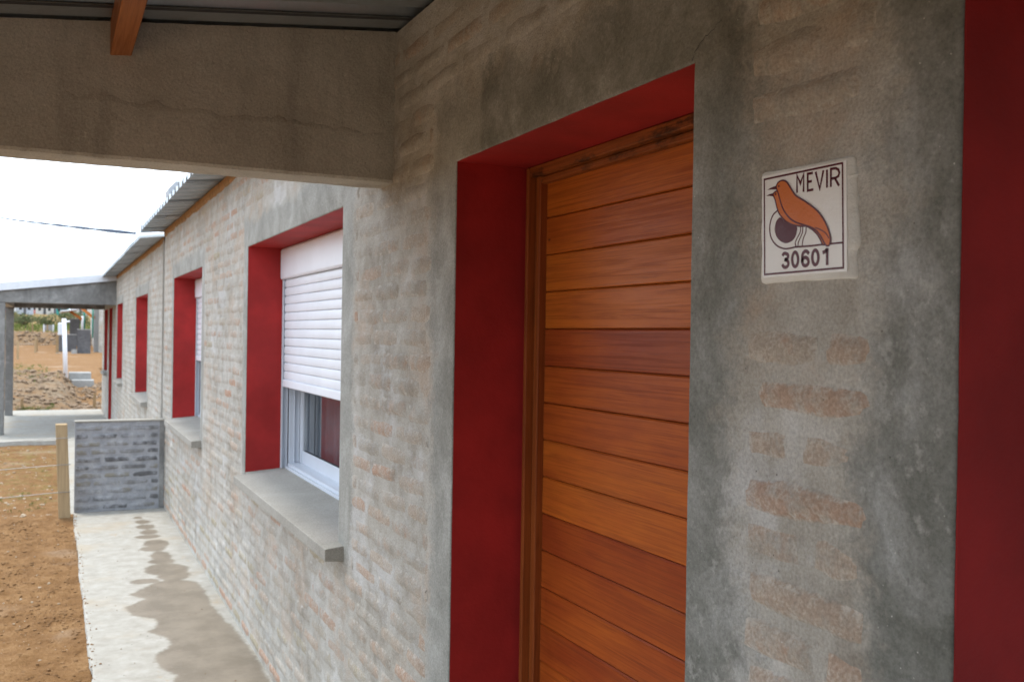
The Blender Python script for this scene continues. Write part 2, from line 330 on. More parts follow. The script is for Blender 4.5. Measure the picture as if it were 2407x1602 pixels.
# ================================================================== SETTING
def smooth(a, b, x): t = np.clip((x-a)/(b-a), 0, 1); return t*t*(3-2*t)
PY = [-1500, 9.2, 9.6, 15, 21.5, 22.0, 22.5, 23.2, 25, 27, 30, 36, 48, 57, 59.3, 60.6, 80, 110, 150, 200, 400, 1500]
PZ = [-.03, -.03, -.085, -.11, -.13, -.30, -.26, -.06, .15, .40, .33, .36, .44, .62, .70, 1.36, 1.55, 2.4, 3.6, 5.2, 9, 16]
def ground_z(x, y):
    z = np.interp(y, PY, PZ)
    z = z + .07*fbm(x*.55, y*.55, 3)*smooth(3, 8, np.abs(y))*(1-.75*smooth(9, 10, y)*(1-smooth(20, 21, y)))
    m = smooth(22.3, 25, y)*(1-smooth(29, 32, y))
    z = z - m*.30*smooth(-.75, -.3, x) + .12*np.exp(-((y-26.3)/1.6)**2)*(1-smooth(-.8, -.5, x)) + m*.18*fbm(x*1.6, y*1.1, 5, .62) + m*.10*smooth(-1.0, -2.4, x)
    bank = smooth(58, 60, y)*(1-smooth(61, 63, y)); z = z + bank*.35*fbm(x*1.3, y*.9, 4, .6)
    far = smooth(60, 75, y); z = z + far*.5*fbm(x*.12, y*.06, 3)
    near = 1-smooth(16, 22, y)
    z = z + near*(.030*fbm(x*7, y*7, 4, .6) + .020*fbm(x*28, y*28, 3, .6))
    # bedded in along the path edge, lower beneath floors
    z = np.where((x > -.735) & (y < 9.35), -.30, z); z = np.where((x > -.80) & (y >= 9.35) & (y < 21.5), -.30, z)
    z = np.where((x > -1.77) & (y > 15.75) & (y < 21.5), -.30, z); z = np.where((x > -1.8) & (y < 2.9), -.30, z)
    z = np.where((x > .5) & (y > 21.5) & (y < 34), np.minimum(z, -.05), z)
    return z
xs = np.unique(np.concatenate([np.linspace(-1500, -60, 14), np.linspace(-60, -8, 26), np.linspace(-8, -2.6, 70), np.arange(-2.6, -.70, .0145), np.linspace(-.70, 4, 50), np.linspace(4, 60, 26), np.linspace(60, 1500, 12)]))
yl = [3.6]
while yl[-1] < 66: yl.append(yl[-1]*1.0031)
ys = np.unique(np.concatenate([np.linspace(-1500, -30, 12), np.linspace(-30, 3.5, 40), np.array(yl), np.linspace(66.5, 200, 70), np.linspace(205, 1500, 30)]))
ground = grid_obj('ground', xs, ys, ground_z, MT['soil'], {
    'grey': lambda x, y: smooth(22.3, 23.5, y)*(1-smooth(27.5, 31, y))*(1-smooth(-.55, -.2, x)*.8)*1. + .75*smooth(58.5, 60, y)*(1-smooth(61, 63, y)),
    'green': lambda x, y: .35*(smooth(9.6, 11, y)*(1-smooth(15, 16, y))) + .8*smooth(26, 29, y)*(1-smooth(31, 40, y))*smooth(-.9, -1.8, x)*.6 + .95*smooth(64, 75, y)})
tag(ground, kind='structure')

STAIN = [(-0.206, 6.507), (-0.311, 6.451), (-0.40, 6.308), (-0.49, 6.193), (-0.41, 6.06), (-0.53, 5.92), (-0.51, 5.76), (-0.39, 5.63), (-0.40, 5.48), (-0.45, 5.399), (-0.37, 5.25), (-0.36, 5.14), (-0.44, 4.995), (-0.46, 4.90), (-0.44, 4.768), (-0.39, 4.67), (-0.41, 4.595), (-.42, 4.2), (-.36, 3.6), (-.3, 3.1), (-.1, 3.0), (-.02, 3.6), (-0.026, 4.411), (-0.013, 4.518), (-0.013, 4.782), (-0.02, 5.064), (-0.035, 5.305), (-0.06, 5.574), (-0.075, 5.817), (-0.065, 6.114), (-0.085, 6.357)]
DRIPS = [(-0.231, 8.524, 0.054, 0.085), (-0.224, 8.302, 0.066, 0.092), (-0.219, 8.085, 0.062, 0.098), (-0.242, 7.895, 0.09, 0.07), (-0.208, 7.618, 0.086, 0.14), (-0.242, 7.454, 0.079, 0.09), (-0.217, 7.195, 0.062, 0.14), (-0.228, 7.023, 0.076, 0.1), (-0.223, 6.772, 0.132, 0.165), (-0.382, 6.495, 0.084, 0.061), (-0.196, 6.604, 0.097, 0.15), (-.25, 8.72, .03, .05)]
def wet(x, y):
    jx = x+.012*fbm(x*14, y*14, 3); jy = y+.03*fbm(x*9+5, y*9, 3)
    d = np.full(x.shape, 9.)
    for cx, cy, rx, ry in DRIPS: d = np.minimum(d, (np.hypot((jx-cx)/rx, (jy-cy)/ry)-1)*rx)
    ins = np.zeros(x.shape, bool); n = len(STAIN); dist = np.full(x.shape, 9.)
    P = STAIN
    for i in range(n):
        (x0, y0), (x1, y1) = P[i], P[(i+1) % n]
        if y0 != y1: ins ^= ((y0 > jy) != (y1 > jy)) & (jx < (x1-x0)*(jy-y0)/(y1-y0)+x0)
        t = np.clip(((jx-x0)*(x1-x0)+(jy-y0)*(y1-y0))/((x1-x0)**2+(y1-y0)**2), 0, 1)
        dist = np.minimum(dist, np.hypot(jx-x0-t*(x1-x0), jy-y0-t*(y1-y0)))
    d = np.minimum(d, np.where(ins, -dist, dist))
    return smooth(.022, -.022, d) if False else 1-smooth(-.055, .055, d)
def slab(name, x0, x1, y0, y1, zt, th, mat, res=.05, wetfn=None):
    nx = max(3, int((x1-x0)/res)); ny = max(3, int((y1-y0)/res))
    edge = lambda x, y: np.minimum(np.minimum(x-x0, x1-x+1), np.minimum(y-y0, y1-y))
    xx = np.concatenate([[x0, x0], np.linspace(x0+.006, x1, nx)]); yy = np.concatenate([[y0, y0], np.linspace(y0+.006, y1-.006, ny), [y1, y1]])
    def zf(X_, Y_):
        Z_ = np.full(X_.shape, zt) + .003*fbm(X_*3, Y_*3, 3); i, j = np.meshgrid(np.arange(X_.shape[1]), np.arange(X_.shape[0]))
        rim = (i == 1) | (j == 1) | (j == X_.shape[0]-2); Z_[rim] -= .006
        Z_[(i == 0) | (j == 0) | (j == X_.shape[0]-1)] = zt-th; return Z_
    o = grid_obj(name, xx, yy, zf, mat, {'wet': wetfn} if wetfn else None)
    # ragged poured edge
    me = o.data; co = np.zeros(len(me.vertices)*3, np.float32); me.vertices.foreach_get('co', co); co = co.reshape(-1, 3)
    k = co[:, 0] < x0+.004; co[k, 0] += .030*fbm(co[k, 1]*3.5, co[k, 1]*0+x0, 5, .6); me.vertices.foreach_set('co', co.ravel()); me.update()
    return tag(o, kind='structure')
slab('path', -.75, .0, 2.93, 9.15, 0, .2, MT['concrete'], .0125, wet)
slab('path', -.82, .0, 9.27, 15.68, -.05, .2, MT['concrete'], .05)
slab('porch_floor', -1.8, .0, 15.685, 21.6, -.046, .2, MT['concrete'], .05)
slab('porch_floor', -1.85, .0, -1.3, 2.925, .004, .2, MT['floor'], .05)

# ================================================================== WALL PIECES
NV = 12
def brick_verts(L, H, seed, proud=.0025):
    """front skin of one brick: ragged rounded outline, local (x out=-), y along, z up; 36 triangles"""
    r = random.Random(seed); pts = []
    per = [(-.5,-.5),(-.17,-.5),(.17,-.5),(.5,-.5),(.5,0),(.5,.5),(.17,.5),(-.17,.5),(-.5,.5),(-.5,0)]
    out = []; inn = []
    for (a, b) in per:
        corner = abs(a) == .5 and abs(b) == .5
        j = r.uniform(-.006, .006); k = r.uniform(-.0045, .0045); s = .955 if corner else 1.0
        y = a*L*s+j; z = b*H*(s-.06 if corner else 1)+k
        out.append((.002, y, z)); q = r.uniform(.014, .020); w = math.hypot(y, z) or 1
        yi = y-math.copysign(min(q, abs(y)*.6), y) if abs(a) == .5 else y
        zi = z-math.copysign(min(q, abs(z)*.62), z) if abs(b) == .5 else z
        inn.append((-proud*r.uniform(.55, 1.25), yi, zi))
    n = len(per); v = out+inn+[(-proud*1.1, 0, 0)]
    f = [(i, (i+1) % n, n+(i+1) % n, n+i) for i in range(n)]+[(n+i, n+(i+1) % n, 2*n) for i in range(n)]
    return v, f, [0]*n+[.85]*n+[1]
def lay_bricks(y0, y1, z0, z1, excl, pitch=.07, length=.25, seed=1, top=None):
    """running bond: list of (y, z, L, H, expo, hue)"""
    r = random.Random(seed); out = []; k = 0; z = z0+pitch/2
    while z < z1-.01:
        y = y0-(length/2 if k % 2 else 0)+r.uniform(-.03, .03)
        while y < y1:
            a, b = max(y+.006, y0), min(y+length-.006+r.uniform(-.008, .008), y1)
            segs = [(a, b)]
            for (ea, eb, ez0, ez1) in excl:
                if ez0 < z+.028 and z-.028 < ez1:
                    ns_ = []
                    for (s, t) in segs:
                        if eb <= s or ea >= t: ns_.append((s, t))
                        else:
                            if ea-s > .03: ns_.append((s, ea))
                            if t-eb > .03: ns_.append((eb, t))
                    segs = ns_
            for (s, t) in segs:
                if t-s > .035: out.append([(s+t)/2, z+r.uniform(-.003, .003), t-s-.004, pitch-.014+r.uniform(-.004, .003), r.random(), r.random(), k])
            y += length
        z += pitch; k += 1
    return out
def proj_size(y, z, L, H):
    d = max(.6, math.hypot(.93, y)); return L*H/(d*d)*(.93/d)
def place_bricks(parent, bricks, mat, n_single, nvar=40, name='brick', seed=5):
    bricks = sorted(bricks, key=lambda b: -proj_size(*b[:4])); big = bricks[:n_single]; rest = bricks[n_single:]
    r = random.Random(seed); cache = {}
    for b in big:
        y, z, L, H, expo, hue = b[:6]; key = (round(L/.03), int(expo*5), int(hue*5), r.randrange(3), (y > 1.2)+(y > 3.3))
        if key not in cache:
            v, f, e = brick_verts(L, H, r.random(), (.0052 if y < 1.2 else .0046 if y < 3.3 else .0034)*r.uniform(.3, 1.6)); mb = MB().add(v, f); nn = len(v)
            mb.at = {'edge': e, 'expo': [expo]*nn, 'hue': [hue]*nn}; cache[key] = (mb.mesh(name, mat, True), L)
        me, L0 = cache[key]; o = bpy.data.objects.new(name, me); col.objects.link(o); o.parent = parent
        o.location = (0, y, z); o.scale = (1, L/L0, 1); o.rotation_euler = (r.uniform(-.012, .012), 0, 0)
    if rest:
        mb = MB(); E = []; X_ = []; Hh = []
        for b in rest:
            y, z, L, H, expo, hue = b[:6]; v, f, e = brick_verts(L, H, r.random(), .0034*r.uniform(.3, 1.6))
            mb.add([(p[0], p[1]+y, p[2]+z) for p in v], f); E += e; X_ += [expo]*len(v); Hh += [hue]*len(v)
        mb.at = {'edge': E, 'expo': X_, 'hue': Hh}; o = mb.build('brickwork', mat, parent, True); tag(o, kind='stuff')
def wall_mesh(name, y0, y1, z0, z1, th, openings, mat, parent):
    """wall with holes: openings = (ya, yb, za, zb)"""
    yb = sorted({y0, y1, *[o[0] for o in openings], *[o[1] for o in openings]}); zb = sorted({z0, z1, *[o[2] for o in openings], *[o[3] for o in openings]})
    mb = MB(); inside = lambda y, z: any(a < y < b and c < z < d for a, b, c, d in openings)
    def solid(i, j):
        return 0 <= i < len(yb)-1 and 0 <= j < len(zb)-1 and not inside((yb[i]+yb[i+1])/2, (zb[j]+zb[j+1])/2)
    for i in range(len(yb)-1):
        for j in range(len(zb)-1):
            if not solid(i, j): continue
            a, b, c, d = yb[i], yb[i+1], zb[j], zb[j+1]
            mb.add([(0,a,c),(0,b,c),(0,b,d),(0,a,d)], [(0,1,2,3)]); mb.add([(th,a,c),(th,b,c),(th,b,d),(th,a,d)], [(3,2,1,0)])
            if not solid(i-1, j): mb.add([(0,a,c),(th,a,c),(th,a,d),(0,a,d)], [(0,1,2,3)])
            if not solid(i+1, j): mb.add([(0,b,c),(th,b,c),(th,b,d),(0,b,d)], [(3,2,1,0)])
            if not solid(i, j-1): mb.add([(0,a,c),(th,a,c),(th,b,c),(0,b,c)], [(3,2,1,0)])
            if not solid(i, j+1): mb.add([(0,a,d),(th,a,d),(th,b,d),(0,b,d)], [(0,1,2,3)])
    return mb.build(name, mat, parent)
def band(parent, ya, yb, za, zh, wl, wr_, h, mat, rag=.02, proud=.005, seed=1, feather=.10, pale=0):
    """smooth cement band round an opening with a ragged outer edge; yb = far side"""
    st = .02; P = []
    zz = np.arange(za, zh, st)
    for z in zz: P.append(((yb, z), (yb+wl, z)))
    for t in np.linspace(0, 1, 8): P.append(((yb, zh), (yb+wl*(1-t*.0), zh+h*t)))
    for y in np.arange(yb+wl-.01, ya-wr_+.01, -st): P.append(((min(max(y, ya), yb), zh), (y, zh+h)))
    for t in np.linspace(1, 0, 8): P.append(((ya, zh), (ya-wr_, zh+h*t)))
    for z in zz[::-1]: P.append(((ya, z), (ya-wr_, z)))
    mb = MB(); v = []; A = []; Pl = []; pa, pb = pale if isinstance(pale, tuple) else (pale, pale)
    for i, ((iy, iz), (oy, oz)) in enumerate(P):
        n = float(fbm(np.array(i*.13+seed*13.), np.array(seed*7.1), 4, .6))*2
        d = Vector((oy-iy, oz-iz)); L = d.length; d = d/L if L else d; L = L+n*rag*1.5+feather*.55; I = Vector((iy, iz))+d*(.0012+.0024*float(fbm(np.array(i*.31+seed*3.), np.array(seed*2.2), 3))); pv = pa if iy > yb-.15 else pb
        for q, xx, aa in ((L, .0005, 0.), (L-feather*.35, -proud*.35, .3), (L-feather*.7, -proud*.8, .62), (max(L-feather, .02), -proud, 1.), (.006, -proud, 1.2), (.002, -proud*.7, 1.2), (0, -proud*.1, 1.2), (0, .0008, 1.2)):
            w_ = I+d*max(q, 0); v.append((xx, w_.x, w_.y)); A.append(aa); Pl.append(pv)
    f = [(8*i+k, 8*i+k+1, 8*i+k+9, 8*i+k+8) for i in range(len(P)-1) for k in range(7)]
    mb.add(v, f); mb.at = {'coat': A, 'pale': Pl}; return mb.build('render_band', mat, parent, True)
def reveal(parent, ya, yb, za, zb, x1, bottom=False):
    t = .008; mb = MB(); mb.box(.0015, x1, yb, yb+t, za, zb+t).box(.0015, x1, ya-t, ya, za, zb+t).box(.0015, x1, ya, yb, zb, zb+t)
    return mb.build('reveal', MT['red'], parent)
def window(house, ya, yb, zs, zh, depth=.19, shutter=None, detail=True):
    # frame (the part itself)
    x = depth; fr = MB(); w = .035
    fr.box(x+.035, x+.15, yb-w, yb, zs, zh).box(x+.035, x+.15, ya, ya+w, zs, zh).box(x+.035, x+.15, ya+w, yb-w, zh-w, zh).box(x+.03, x+.15, ya+w, yb-w, zs+.02, zs+.05)
    for q in (.06, .085): fr.box(x+q, x+q+.006, yb-w-.008, yb-w, zs+.05, zh-w).box(x+q, x+q+.006, ya+w, ya+w+.008, zs+.05, zh-w)
    fr.box(x+.015, x+.03, ya+.05, yb-.05, zs+.022, zs+.036)
    win = fr.build('window', MT['alu'], house, bevel=.002)
    reveal(win, ya, yb, zs-.03, zh, depth+.06)
    # two sliding sashes
    mid = (ya+yb)/2
    for s, (a, b, xo) in enumerate(((mid-.03, yb-w-.009, x+.095), (ya+w+.009, mid+.03, x+.122))):
        sb = MB(); k = .055; a0, b0, z0, z1 = a, b, zs+.05, zh-w
        sb.box(xo, xo+.024, a0, a0+k, z0, z1).box(xo, xo+.024, b0-k, b0, z0, z1).box(xo, xo+.024, a0+k, b0-k, z0, z0+.07).box(xo, xo+.024, a0+k, b0-k, z1-k, z1)
        if s == 0:
            for q in (.012, .024, .036): sb.box(xo-.004, xo, b0-k-.0+q, b0-k+q+.005, z0, z1)
            sb.box(xo-.004, xo, b0-.012, b0-.004, z0, z1)
        sb.build('sash', MT['alu'], win, bevel=.0015)
        MB().box(xo+.002, xo+.022, a0+k-.001, b0-k+.001, z0+.068, z0+.071).build('gasket', MT['gasket'], win)
        MB().box(xo+.009, xo+.013, a0+k, b0-k, z0+.071, z1-k).build('pane', MT['glass'], win)
    # sill: sloping cement ledge
    sl = MB(); sl.prism_y([(-.07, zs-.044), (-.07, zs-.001), (x+.035, zs+.024), (x+.035, zs-.05), (0, zs-.05)], ya, yb-.06)
    sl.prism_y([(-.07, zs-.044), (-.07, zs-.001), (.0, zs+.006), (.0, zs-.05)], ya-.077, ya-.0005)
    sl.prism_y([(.001, zs-.05), (.001, zs+.006), (x+.035, zs+.024), (x+.035, zs-.05)], yb-.0595, yb)
    sl.build('sill', MT['sill'], win, bevel=.003)
    if shutter:
        zt, zb = shutter
        MB().prism_y([(x-.012, zt), (x-.016, zt+.01), (x-.016, zh-.012), (x-.008, zh-.001), (x+.032, zh-.001), (x+.032, zt)], ya+.004, yb-.004).build('shutter_box', MT['white'], win, bevel=.003)
        for y0 in (yb-.03, ya+.004):
            MB().box(x-.004, x+.002, y0, y0+.026, zs+.022, zt).box(x+.022, x+.028, y0, y0+.026, zs+.022, zt).box(x+.002, x+.022, y0+(.016 if y0 > mid else 0), y0+(.026 if y0 > mid else .01), zs+.022, zt).build('guide_rail', MT['alu'], win)
        p = .0445; n = int((zt-zb-.035)/p); me = None
        for i in range(n):
            z = zt-p*(i+1)
            if me is None:
                h = p-.002; prof = [(.016,0),(.009,.000),(.0062,.004),(.0048,h*.35),(.0046,h*.6),(.0055,h*.88),(.009,h),(.016,h)]
                mb = MB().prism_y(prof, ya+.014, yb-.024); me = mb.mesh('shutter_slat', MT['white'], False)
            o = bpy.data.objects.new('shutter_slat', me); col.objects.link(o); o.parent = win; o.location = (x, 0, z)
        MB().prism_y([(x+.012, zt-p*n), (x+.012, zb), (x+.017, zb), (x+.017, zt-p*n)], ya+.014, yb-.024).build('shutter_backing', MT['gasket'], win)
        MB().prism_y([(x+.001, zb), (x-.001, zb+.004), (x-.001, zt-p*n-.006), (x+.004, zt-p*n-.001), (x+.018, zt-p*n-.001), (x+.018, zb)], ya+.014, yb-.024).build('bottom_bar', MT['white'], win, bevel=.001)
    return win
def door(house, ya, yb, z0, zh, depth=.197):
    x = depth
    leaf = MB().box(x+.052, x+.07, ya+.05, yb-.05, z0, zh-.04).build('door', MT['doorframe'], house)
    reveal(leaf, ya, yb, z0, zh, x+.1)
    for s in (1, -1):
        e = yb if s > 0 else ya; mb = MB()
        b = lambda d0, d1, xa: mb.box(xa, x+.085, min(e-s*d0, e-s*d1), max(e-s*d0, e-s*d1), z0, zh-.0005-(.002 if d0 else 0))
        b(0, .014, x+.004); b(.014, .029, x-.006); b(.029, .055, x+.016); mb.build('jamb', MT['doorframe'], leaf, bevel=.003)
    mb = MB(); mb.box(x-.002, x+.085, ya+.015, yb-.0145, zh-.028, zh-.001).box(x+.016, x+.085, ya+.0555, yb-.0555, zh-.046, zh-.0285); mb.build('head', MT['headframe'], leaf, bevel=.004)
    p = .0968; top = zh-.038; i = 0; me = None
    k = 0; z = top
    while z > z0+.03:
        zb_ = max(z-p, z0+.012); h = z-zb_
        prof = [(0, 0.003), (.0, h-.004), (.003, h-.0008), (.016, h-.0008), (.016, .0008), (.003, .0008)]
        if me is None or abs(h-p) > .001: me = MB().prism_y(prof, ya+.056, yb-.056).mesh('plank', MT['door'])
        o = bpy.data.objects.new('plank', me); col.objects.link(o); o.parent = leaf; o.location = (x+.036+random.uniform(-.0007, .0007), 0, zb_)
        z -= p; k += 1
    return leaf
RIB = [(0, 0), (.115, 0), (.14, .042), (.175, .042), (.2, 0)]
def roof_sheets(roof, y0, y1, xo, xi, zroof, slope, mat=None):
    """galvanised trapezoidal sheets, ribs running up the slope"""
    y = y0; k = 0
    while y < y1-.01:
        e = min(y+1.0, y1); pr = []; yy = y
        while yy < e-.001:
            pr += [(yy+a, b) for a, b in RIB[:-1] if yy+a <= e+.03]; yy += .2
        pr.append((yy, 0)); pr.append((yy+.03, 0)); lift = .0025*(k % 2)
        mb = MB(); n = len(pr); v = []
        for X_ in (xo-(.006*random.random()), xi): v += [(X_, a, zroof+slope*X_+b+lift) for a, b in pr]
        for X_ in (xo, xi): v += [(X_, a, zroof+slope*X_+b+lift+.0012) for a, b in pr]
        mb.add(v, [(i, i+1, n+i+1, n+i) for i in range(n-1)]+[(2*n+i, 3*n+i, 3*n+i+1, 2*n+i+1) for i in range(n-1)]+[(i, 2*n+i, 2*n+i+1, i+1) for i in range(n-1)])
        s_ = mb.build('roof_sheet', mat or MT['galv'], roof)
        if y > y0: MB().add([(X_, y+d, zroof+slope*X_-.0035-(.004 if d else 0)) for X_ in (xo, -.001) for d in (-.012, .012)], [(0, 1, 3, 2)]).build('lap_shadow', MT['gasket'], s_)  # dark strip drawn as the shadow gap under each sheet lap
        y = e; k += 1
def beam_x(parent, y0, y1, x_out, zb, zroof, slope, mat, seed=0):
    """porch beam square to the wall: level underside with a rough arris, top following the roof"""
    n = 110; mb = MB(); v = []; rr = np.linspace(0, x_out, n)
    for i, X_ in enumerate(rr):
        j = .0045*float(fbm(np.array(X_*38.), np.array(seed+.3), 4, .7)); g = .004*float(fbm(np.array(X_*30.), np.array(seed+5.3), 4, .7)); t = zroof+slope*X_-.004+.003*float(fbm(np.array(X_*25.), np.array(seed+2.), 3))
        v += [(X_, y0, zb+.010+j), (X_, y0+.006, zb+.002+j), (X_, y1-.004, zb+g), (X_, y1, zb+.006+g), (X_, y1, t), (X_, y0, t)]
    f = [(6*i+k, 6*i+(k+1) % 6, 6*(i+1)+(k+1) % 6, 6*(i+1)+k) for i in range(n-1) for k in range(6)]+[tuple(range(6)), tuple(range(6*(n-1), 6*n))[::-1]]
    mb.add(v, f); return mb.build('porch_beam', mat, parent)

# ================================================================== NEAREST HOUSE
Z_R, SL = 2.524, .117
house = empty('house', 'nearest grey cement-washed brick house with wooden door and red window reveals', 'house')
OP = dict(door=(1.273, 2.280, 0.0, 2.045), w0=(-.50, .7615, .85, 2.045), w1=(3.344, 5.184, .85, 2.05), w2=(6.885, 8.60, .85, 2.045))
t = .008
holes = [(1.273-t, 2.280+t, 0.004, 2.045+t), (-.50-t, .7615+t, .80, 2.045+t), (3.344-t, 5.184+t, .80, 2.05+t), (6.885-t, 8.60+t, .80, 2.045+t)]
wall = wall_mesh('wall', -1.8, 9.35, -.25, 2.515, .27, holes, MT['slurry'], house)
excl = [(.885, 1.13, 1.665, 1.855), (1.135, 2.44, 0, 2.235), (-.7, .885, .0, 2.2), (3.19, 5.29, .80, 2.19), (3.26, 5.2, .78, .875), (6.76, 8.70, .80, 2.18), (6.8, 8.6, .78, .87)]
bricks = lay_bricks(-1.5, 9.34, .012, 2.44, excl, seed=11)
for b in bricks:
    y, z = b[0], b[1]
    b[4] = .2+.6*b[4]**1.5
    if .8 < y < 1.2 and z < 1.68: b[4] = .5+.5*b[4]; b[5] = .2+b[5]*.5
    elif z > 1.85 and y < 3.2: b[4] = b[4]*.8; b[5] = .3+.4*b[5]
    elif 2.4 < y < 3.3: b[4] += .05; b[5] = .1+.65*b[5]
    if z < .08: b[4] = .75+.4*random.random(); b[5] = random.choice((0, .05, .12, .5, .98))
    elif z < .5: b[4] += .12*random.random(); b[5] = random.choice((.5, .7, .85, .98, 1.)) if random.random() < .6 else b[5]
def eave_course(parent, y0, y1, ztop, seed):
    n = int((y1-y0)/.03); v = []
    for i, y in enumerate(np.linspace(y0, y1, n)):
        q = .02*float(fbm(np.array(y*9.), np.array(seed*1.), 4, .65))*2; w = .004+.006*float(fbm(np.array(y*13.), np.array(seed+4.), 3))
        v += [(.001, y, ztop-.055+q), (-w-.004, y, ztop-.044+q*.6), (-w-.006, y, ztop-.03), (-w-.008, y, ztop-.004), (.002, y, ztop-.003)]
    return MB().add(v, [(5*i+k, 5*i+k+1, 5*i+k+6, 5*i+k+5) for i in range(n-1) for k in range(4)]).build('eave_mortar', MT['rusty'], parent)
eave_course(wall, 3.06, 9.35, Z_R, 2)
place_bricks(wall, bricks, MT['slurry'], 299)
band(house, 1.273, 2.280, 0.004, 2.045, .165, .13, .175, MT['slurry'], .055, .003, 1, .13, (.9, .15))
band(house, -.50, .7615, .80, 2.045, .125, .12, .16, MT['slurry'], .055, .003, 2, .13)
band(house, 3.344, 5.184, .79, 2.05, .10, .15, .135, MT['slurry'], .03, .003, 3, .07, 1)
band(house, 6.885, 8.60, .79, 2.045, .10, .12, .13, MT['slurry'], .03, .003, 4, .07, 1)
door(house, *OP['door'])
window(house, *OP['w0'], shutter=(1.885, .9))
window(house, *OP['w1'], depth=.187, shutter=(1.885, 1.31))
window(house, *OP['w2'], depth=.187, shutter=(1.885, 1.35))
# room shell behind the wall keeps daylight out
sh = MB(); sh.box(.271, 4.2, -1.8, -1.6, -.2, 2.5).box(.271, 4.2, 9.15, 9.35, -.2, 2.5).box(4.2, 4.4, -1.8, 9.35, -.2, 3.0).box(.271, 4.2, -1.6, 9.15, -.2, -.01).box(.271, 4.2, 2.9, 3.0, -.01, 2.5)
sh.build('inner_wall', MT['inner'], house)
for (a, b) in ((4.35, 5.12), (3.4, 3.8)):
    cu = MB(); pr = [(.40+.025*math.sin(i*1.25), a+(b-a)*i/24) for i in range(25)]; n = len(pr)
    cu.add([(x, y, .5) for x, y in pr]+[(x, y, 2.1) for x, y in pr], [(i, i+1, n+i+1, n+i) for i in range(n-1)]); cu.build('curtain', MT['curtain'], house, True)
roof = MB().prism_y([(.02, 2.518), (.02, 2.523), (4.4, Z_R+SL*4.4-.004), (4.4, Z_R+SL*4.4-.02)], -1.8, 9.35).build('roof', MT['inner'], house)
roof_sheets(roof, 3.05, 9.33, -.215, 4.6, Z_R, SL)
roof_sheets(roof, -1.35, 3.05, -1.9, 4.6, Z_R, SL)
px = -.775
MB().prism_y([(px-.027, Z_R+SL*px-.098), (px+.027, Z_R+SL*px-.092), (px+.027, Z_R+SL*px-.002), (px-.027, Z_R+SL*px-.004)], -1.2, 2.80).build('purlin', MT['purlin'], roof, bevel=.003)
MB().box(-.22, 1.8, 9.31, 9.345, 2.505, 2.56).build('end_flashing', MT['flash'], roof)
# sheet-metal vent cowl on the eave slope
MB().prism_y([(-.115, 2.50), (-.115, 2.725), (-.063, 2.785), (.0, 2.79), (.0, 2.52)], 8.0, 8.25).build('vent_cowl', MT['cowl'], roof)
b1 = beam_x(house, 2.787, 2.917, -1.75, 2.058, Z_R, SL, MT['beam'])
# skim coat trowelled on the lower half of the beam, ragged upper edge
v = []; n = 90
for i, X_ in enumerate(np.linspace(-.925, -.02, n)):
    nz = float(fbm(np.array(X_*16.), np.array(3.3), 5, .65)); ztop = 2.222+.02*nz*2-.016*(X_+.92); d = .0016*min(1, i/6)*(.5+max(0, nz*2+.4))
    v += [(X_, 2.7885, ztop+.004), (X_, 2.787-d, ztop-.003), (X_, 2.787-d*.8, ztop-.02), (X_, 2.787-.0006, 2.075)]
MB().add(v, [(4*i+k, 4*i+k+1, 4*i+k+5, 4*i+k+4) for i in range(n-1) for k in range(3)]).build('skim_coat', MT['beam'], b1, True)
MB().prism_y([(-1.75, -.1), (-.002, -.1), (-.002, Z_R-.004), (-1.75, Z_R-SL*1.75-.004)], -1.0, -.87).build('porch_shade_wall', MT['slurry'], house)  # unseen wall added across the porch end to block light and darken the reveals
MB().prism_y([(-1.75, 2.06), (-1.62, 2.06), (-1.62, Z_R-SL*1.62-.004), (-1.75, Z_R-SL*1.75-.004)], -.869, 2.786).build('porch_beam', MT['beam'], house)
for y in (2.785,): MB().box(-1.75, -1.60, y, y+.13, 0, 2.057).build('porch_post', MT['postcon'], house, bevel=.006)
# cracks creeping from the door head
def crack(pts, w=.0007):
    mb = MB(); v = []; P = []
    for (a, b) in zip(pts[:-1], pts[1:]):
        for t_ in np.linspace(0, 1, 7)[:-1]: P.append((a[0]+(b[0]-a[0])*t_+random.uniform(-.002, .002), a[1]+(b[1]-a[1])*t_+random.uniform(-.002, .002)))
    n = len(P)
    for i, (y, z) in enumerate(P):
        ww = w*(1-.7*i/n); v += [(-.0066, y, z+ww), (-.0066, y, z-ww)]
    mb.add(v, [(2*i, 2*i+2, 2*i+3, 2*i+1) for i in range(n-1)]); return mb.build('crack', MT['gasket'], house)
crack([(1.272, 2.05), (1.262, 2.063), (1.245, 2.075), (1.215, 2.085), (1.19, 2.098)], .0009)

# ================================================================== NEIGHBOUR HOUSE
ZR2, SL2, D2 = 2.47, .13, -.05
nb = empty('house', 'neighbouring grey brick house beyond the low wall with porch on two posts', 'house')
H2 = [(17.69, 18.70, D2, 1.985), (19.2, 20.42, .80, 1.985), (11.02, 12.64, .828, 1.999), (15.06, 16.38, .828, 1.999)]
wall2 = wall_mesh('wall', 9.352, 21.2, -.3, 2.455, .27, [(a-t, b+t, (c-.05 if c > 0 else c+.004), d+t) for a, b, c, d in H2], MT['slurry'], nb)
ex2 = [(17.55, 18.85, D2, 2.1), (19.06, 20.55, .7, 2.1), (10.9, 12.74, .77, 2.12), (14.95, 16.48, .77, 2.12)]
br2 = lay_bricks(9.4, 21.18, -.05, 2.39, ex2, seed=21)
for b in br2: b[4] = .1+.45*b[4]**1.6
eave_course(wall2, 9.37, 16.64, ZR2, 5)
place_bricks(wall2, br2, MT['slurry'], 0)
for i, (a, b, c, d) in enumerate(H2): band(nb, a, b, c-.05 if c > 0 else c+.004, d, .10, .12, .12, MT['slurry'], .02, .004, 20+i, .06, 1)
door(nb, *H2[0])
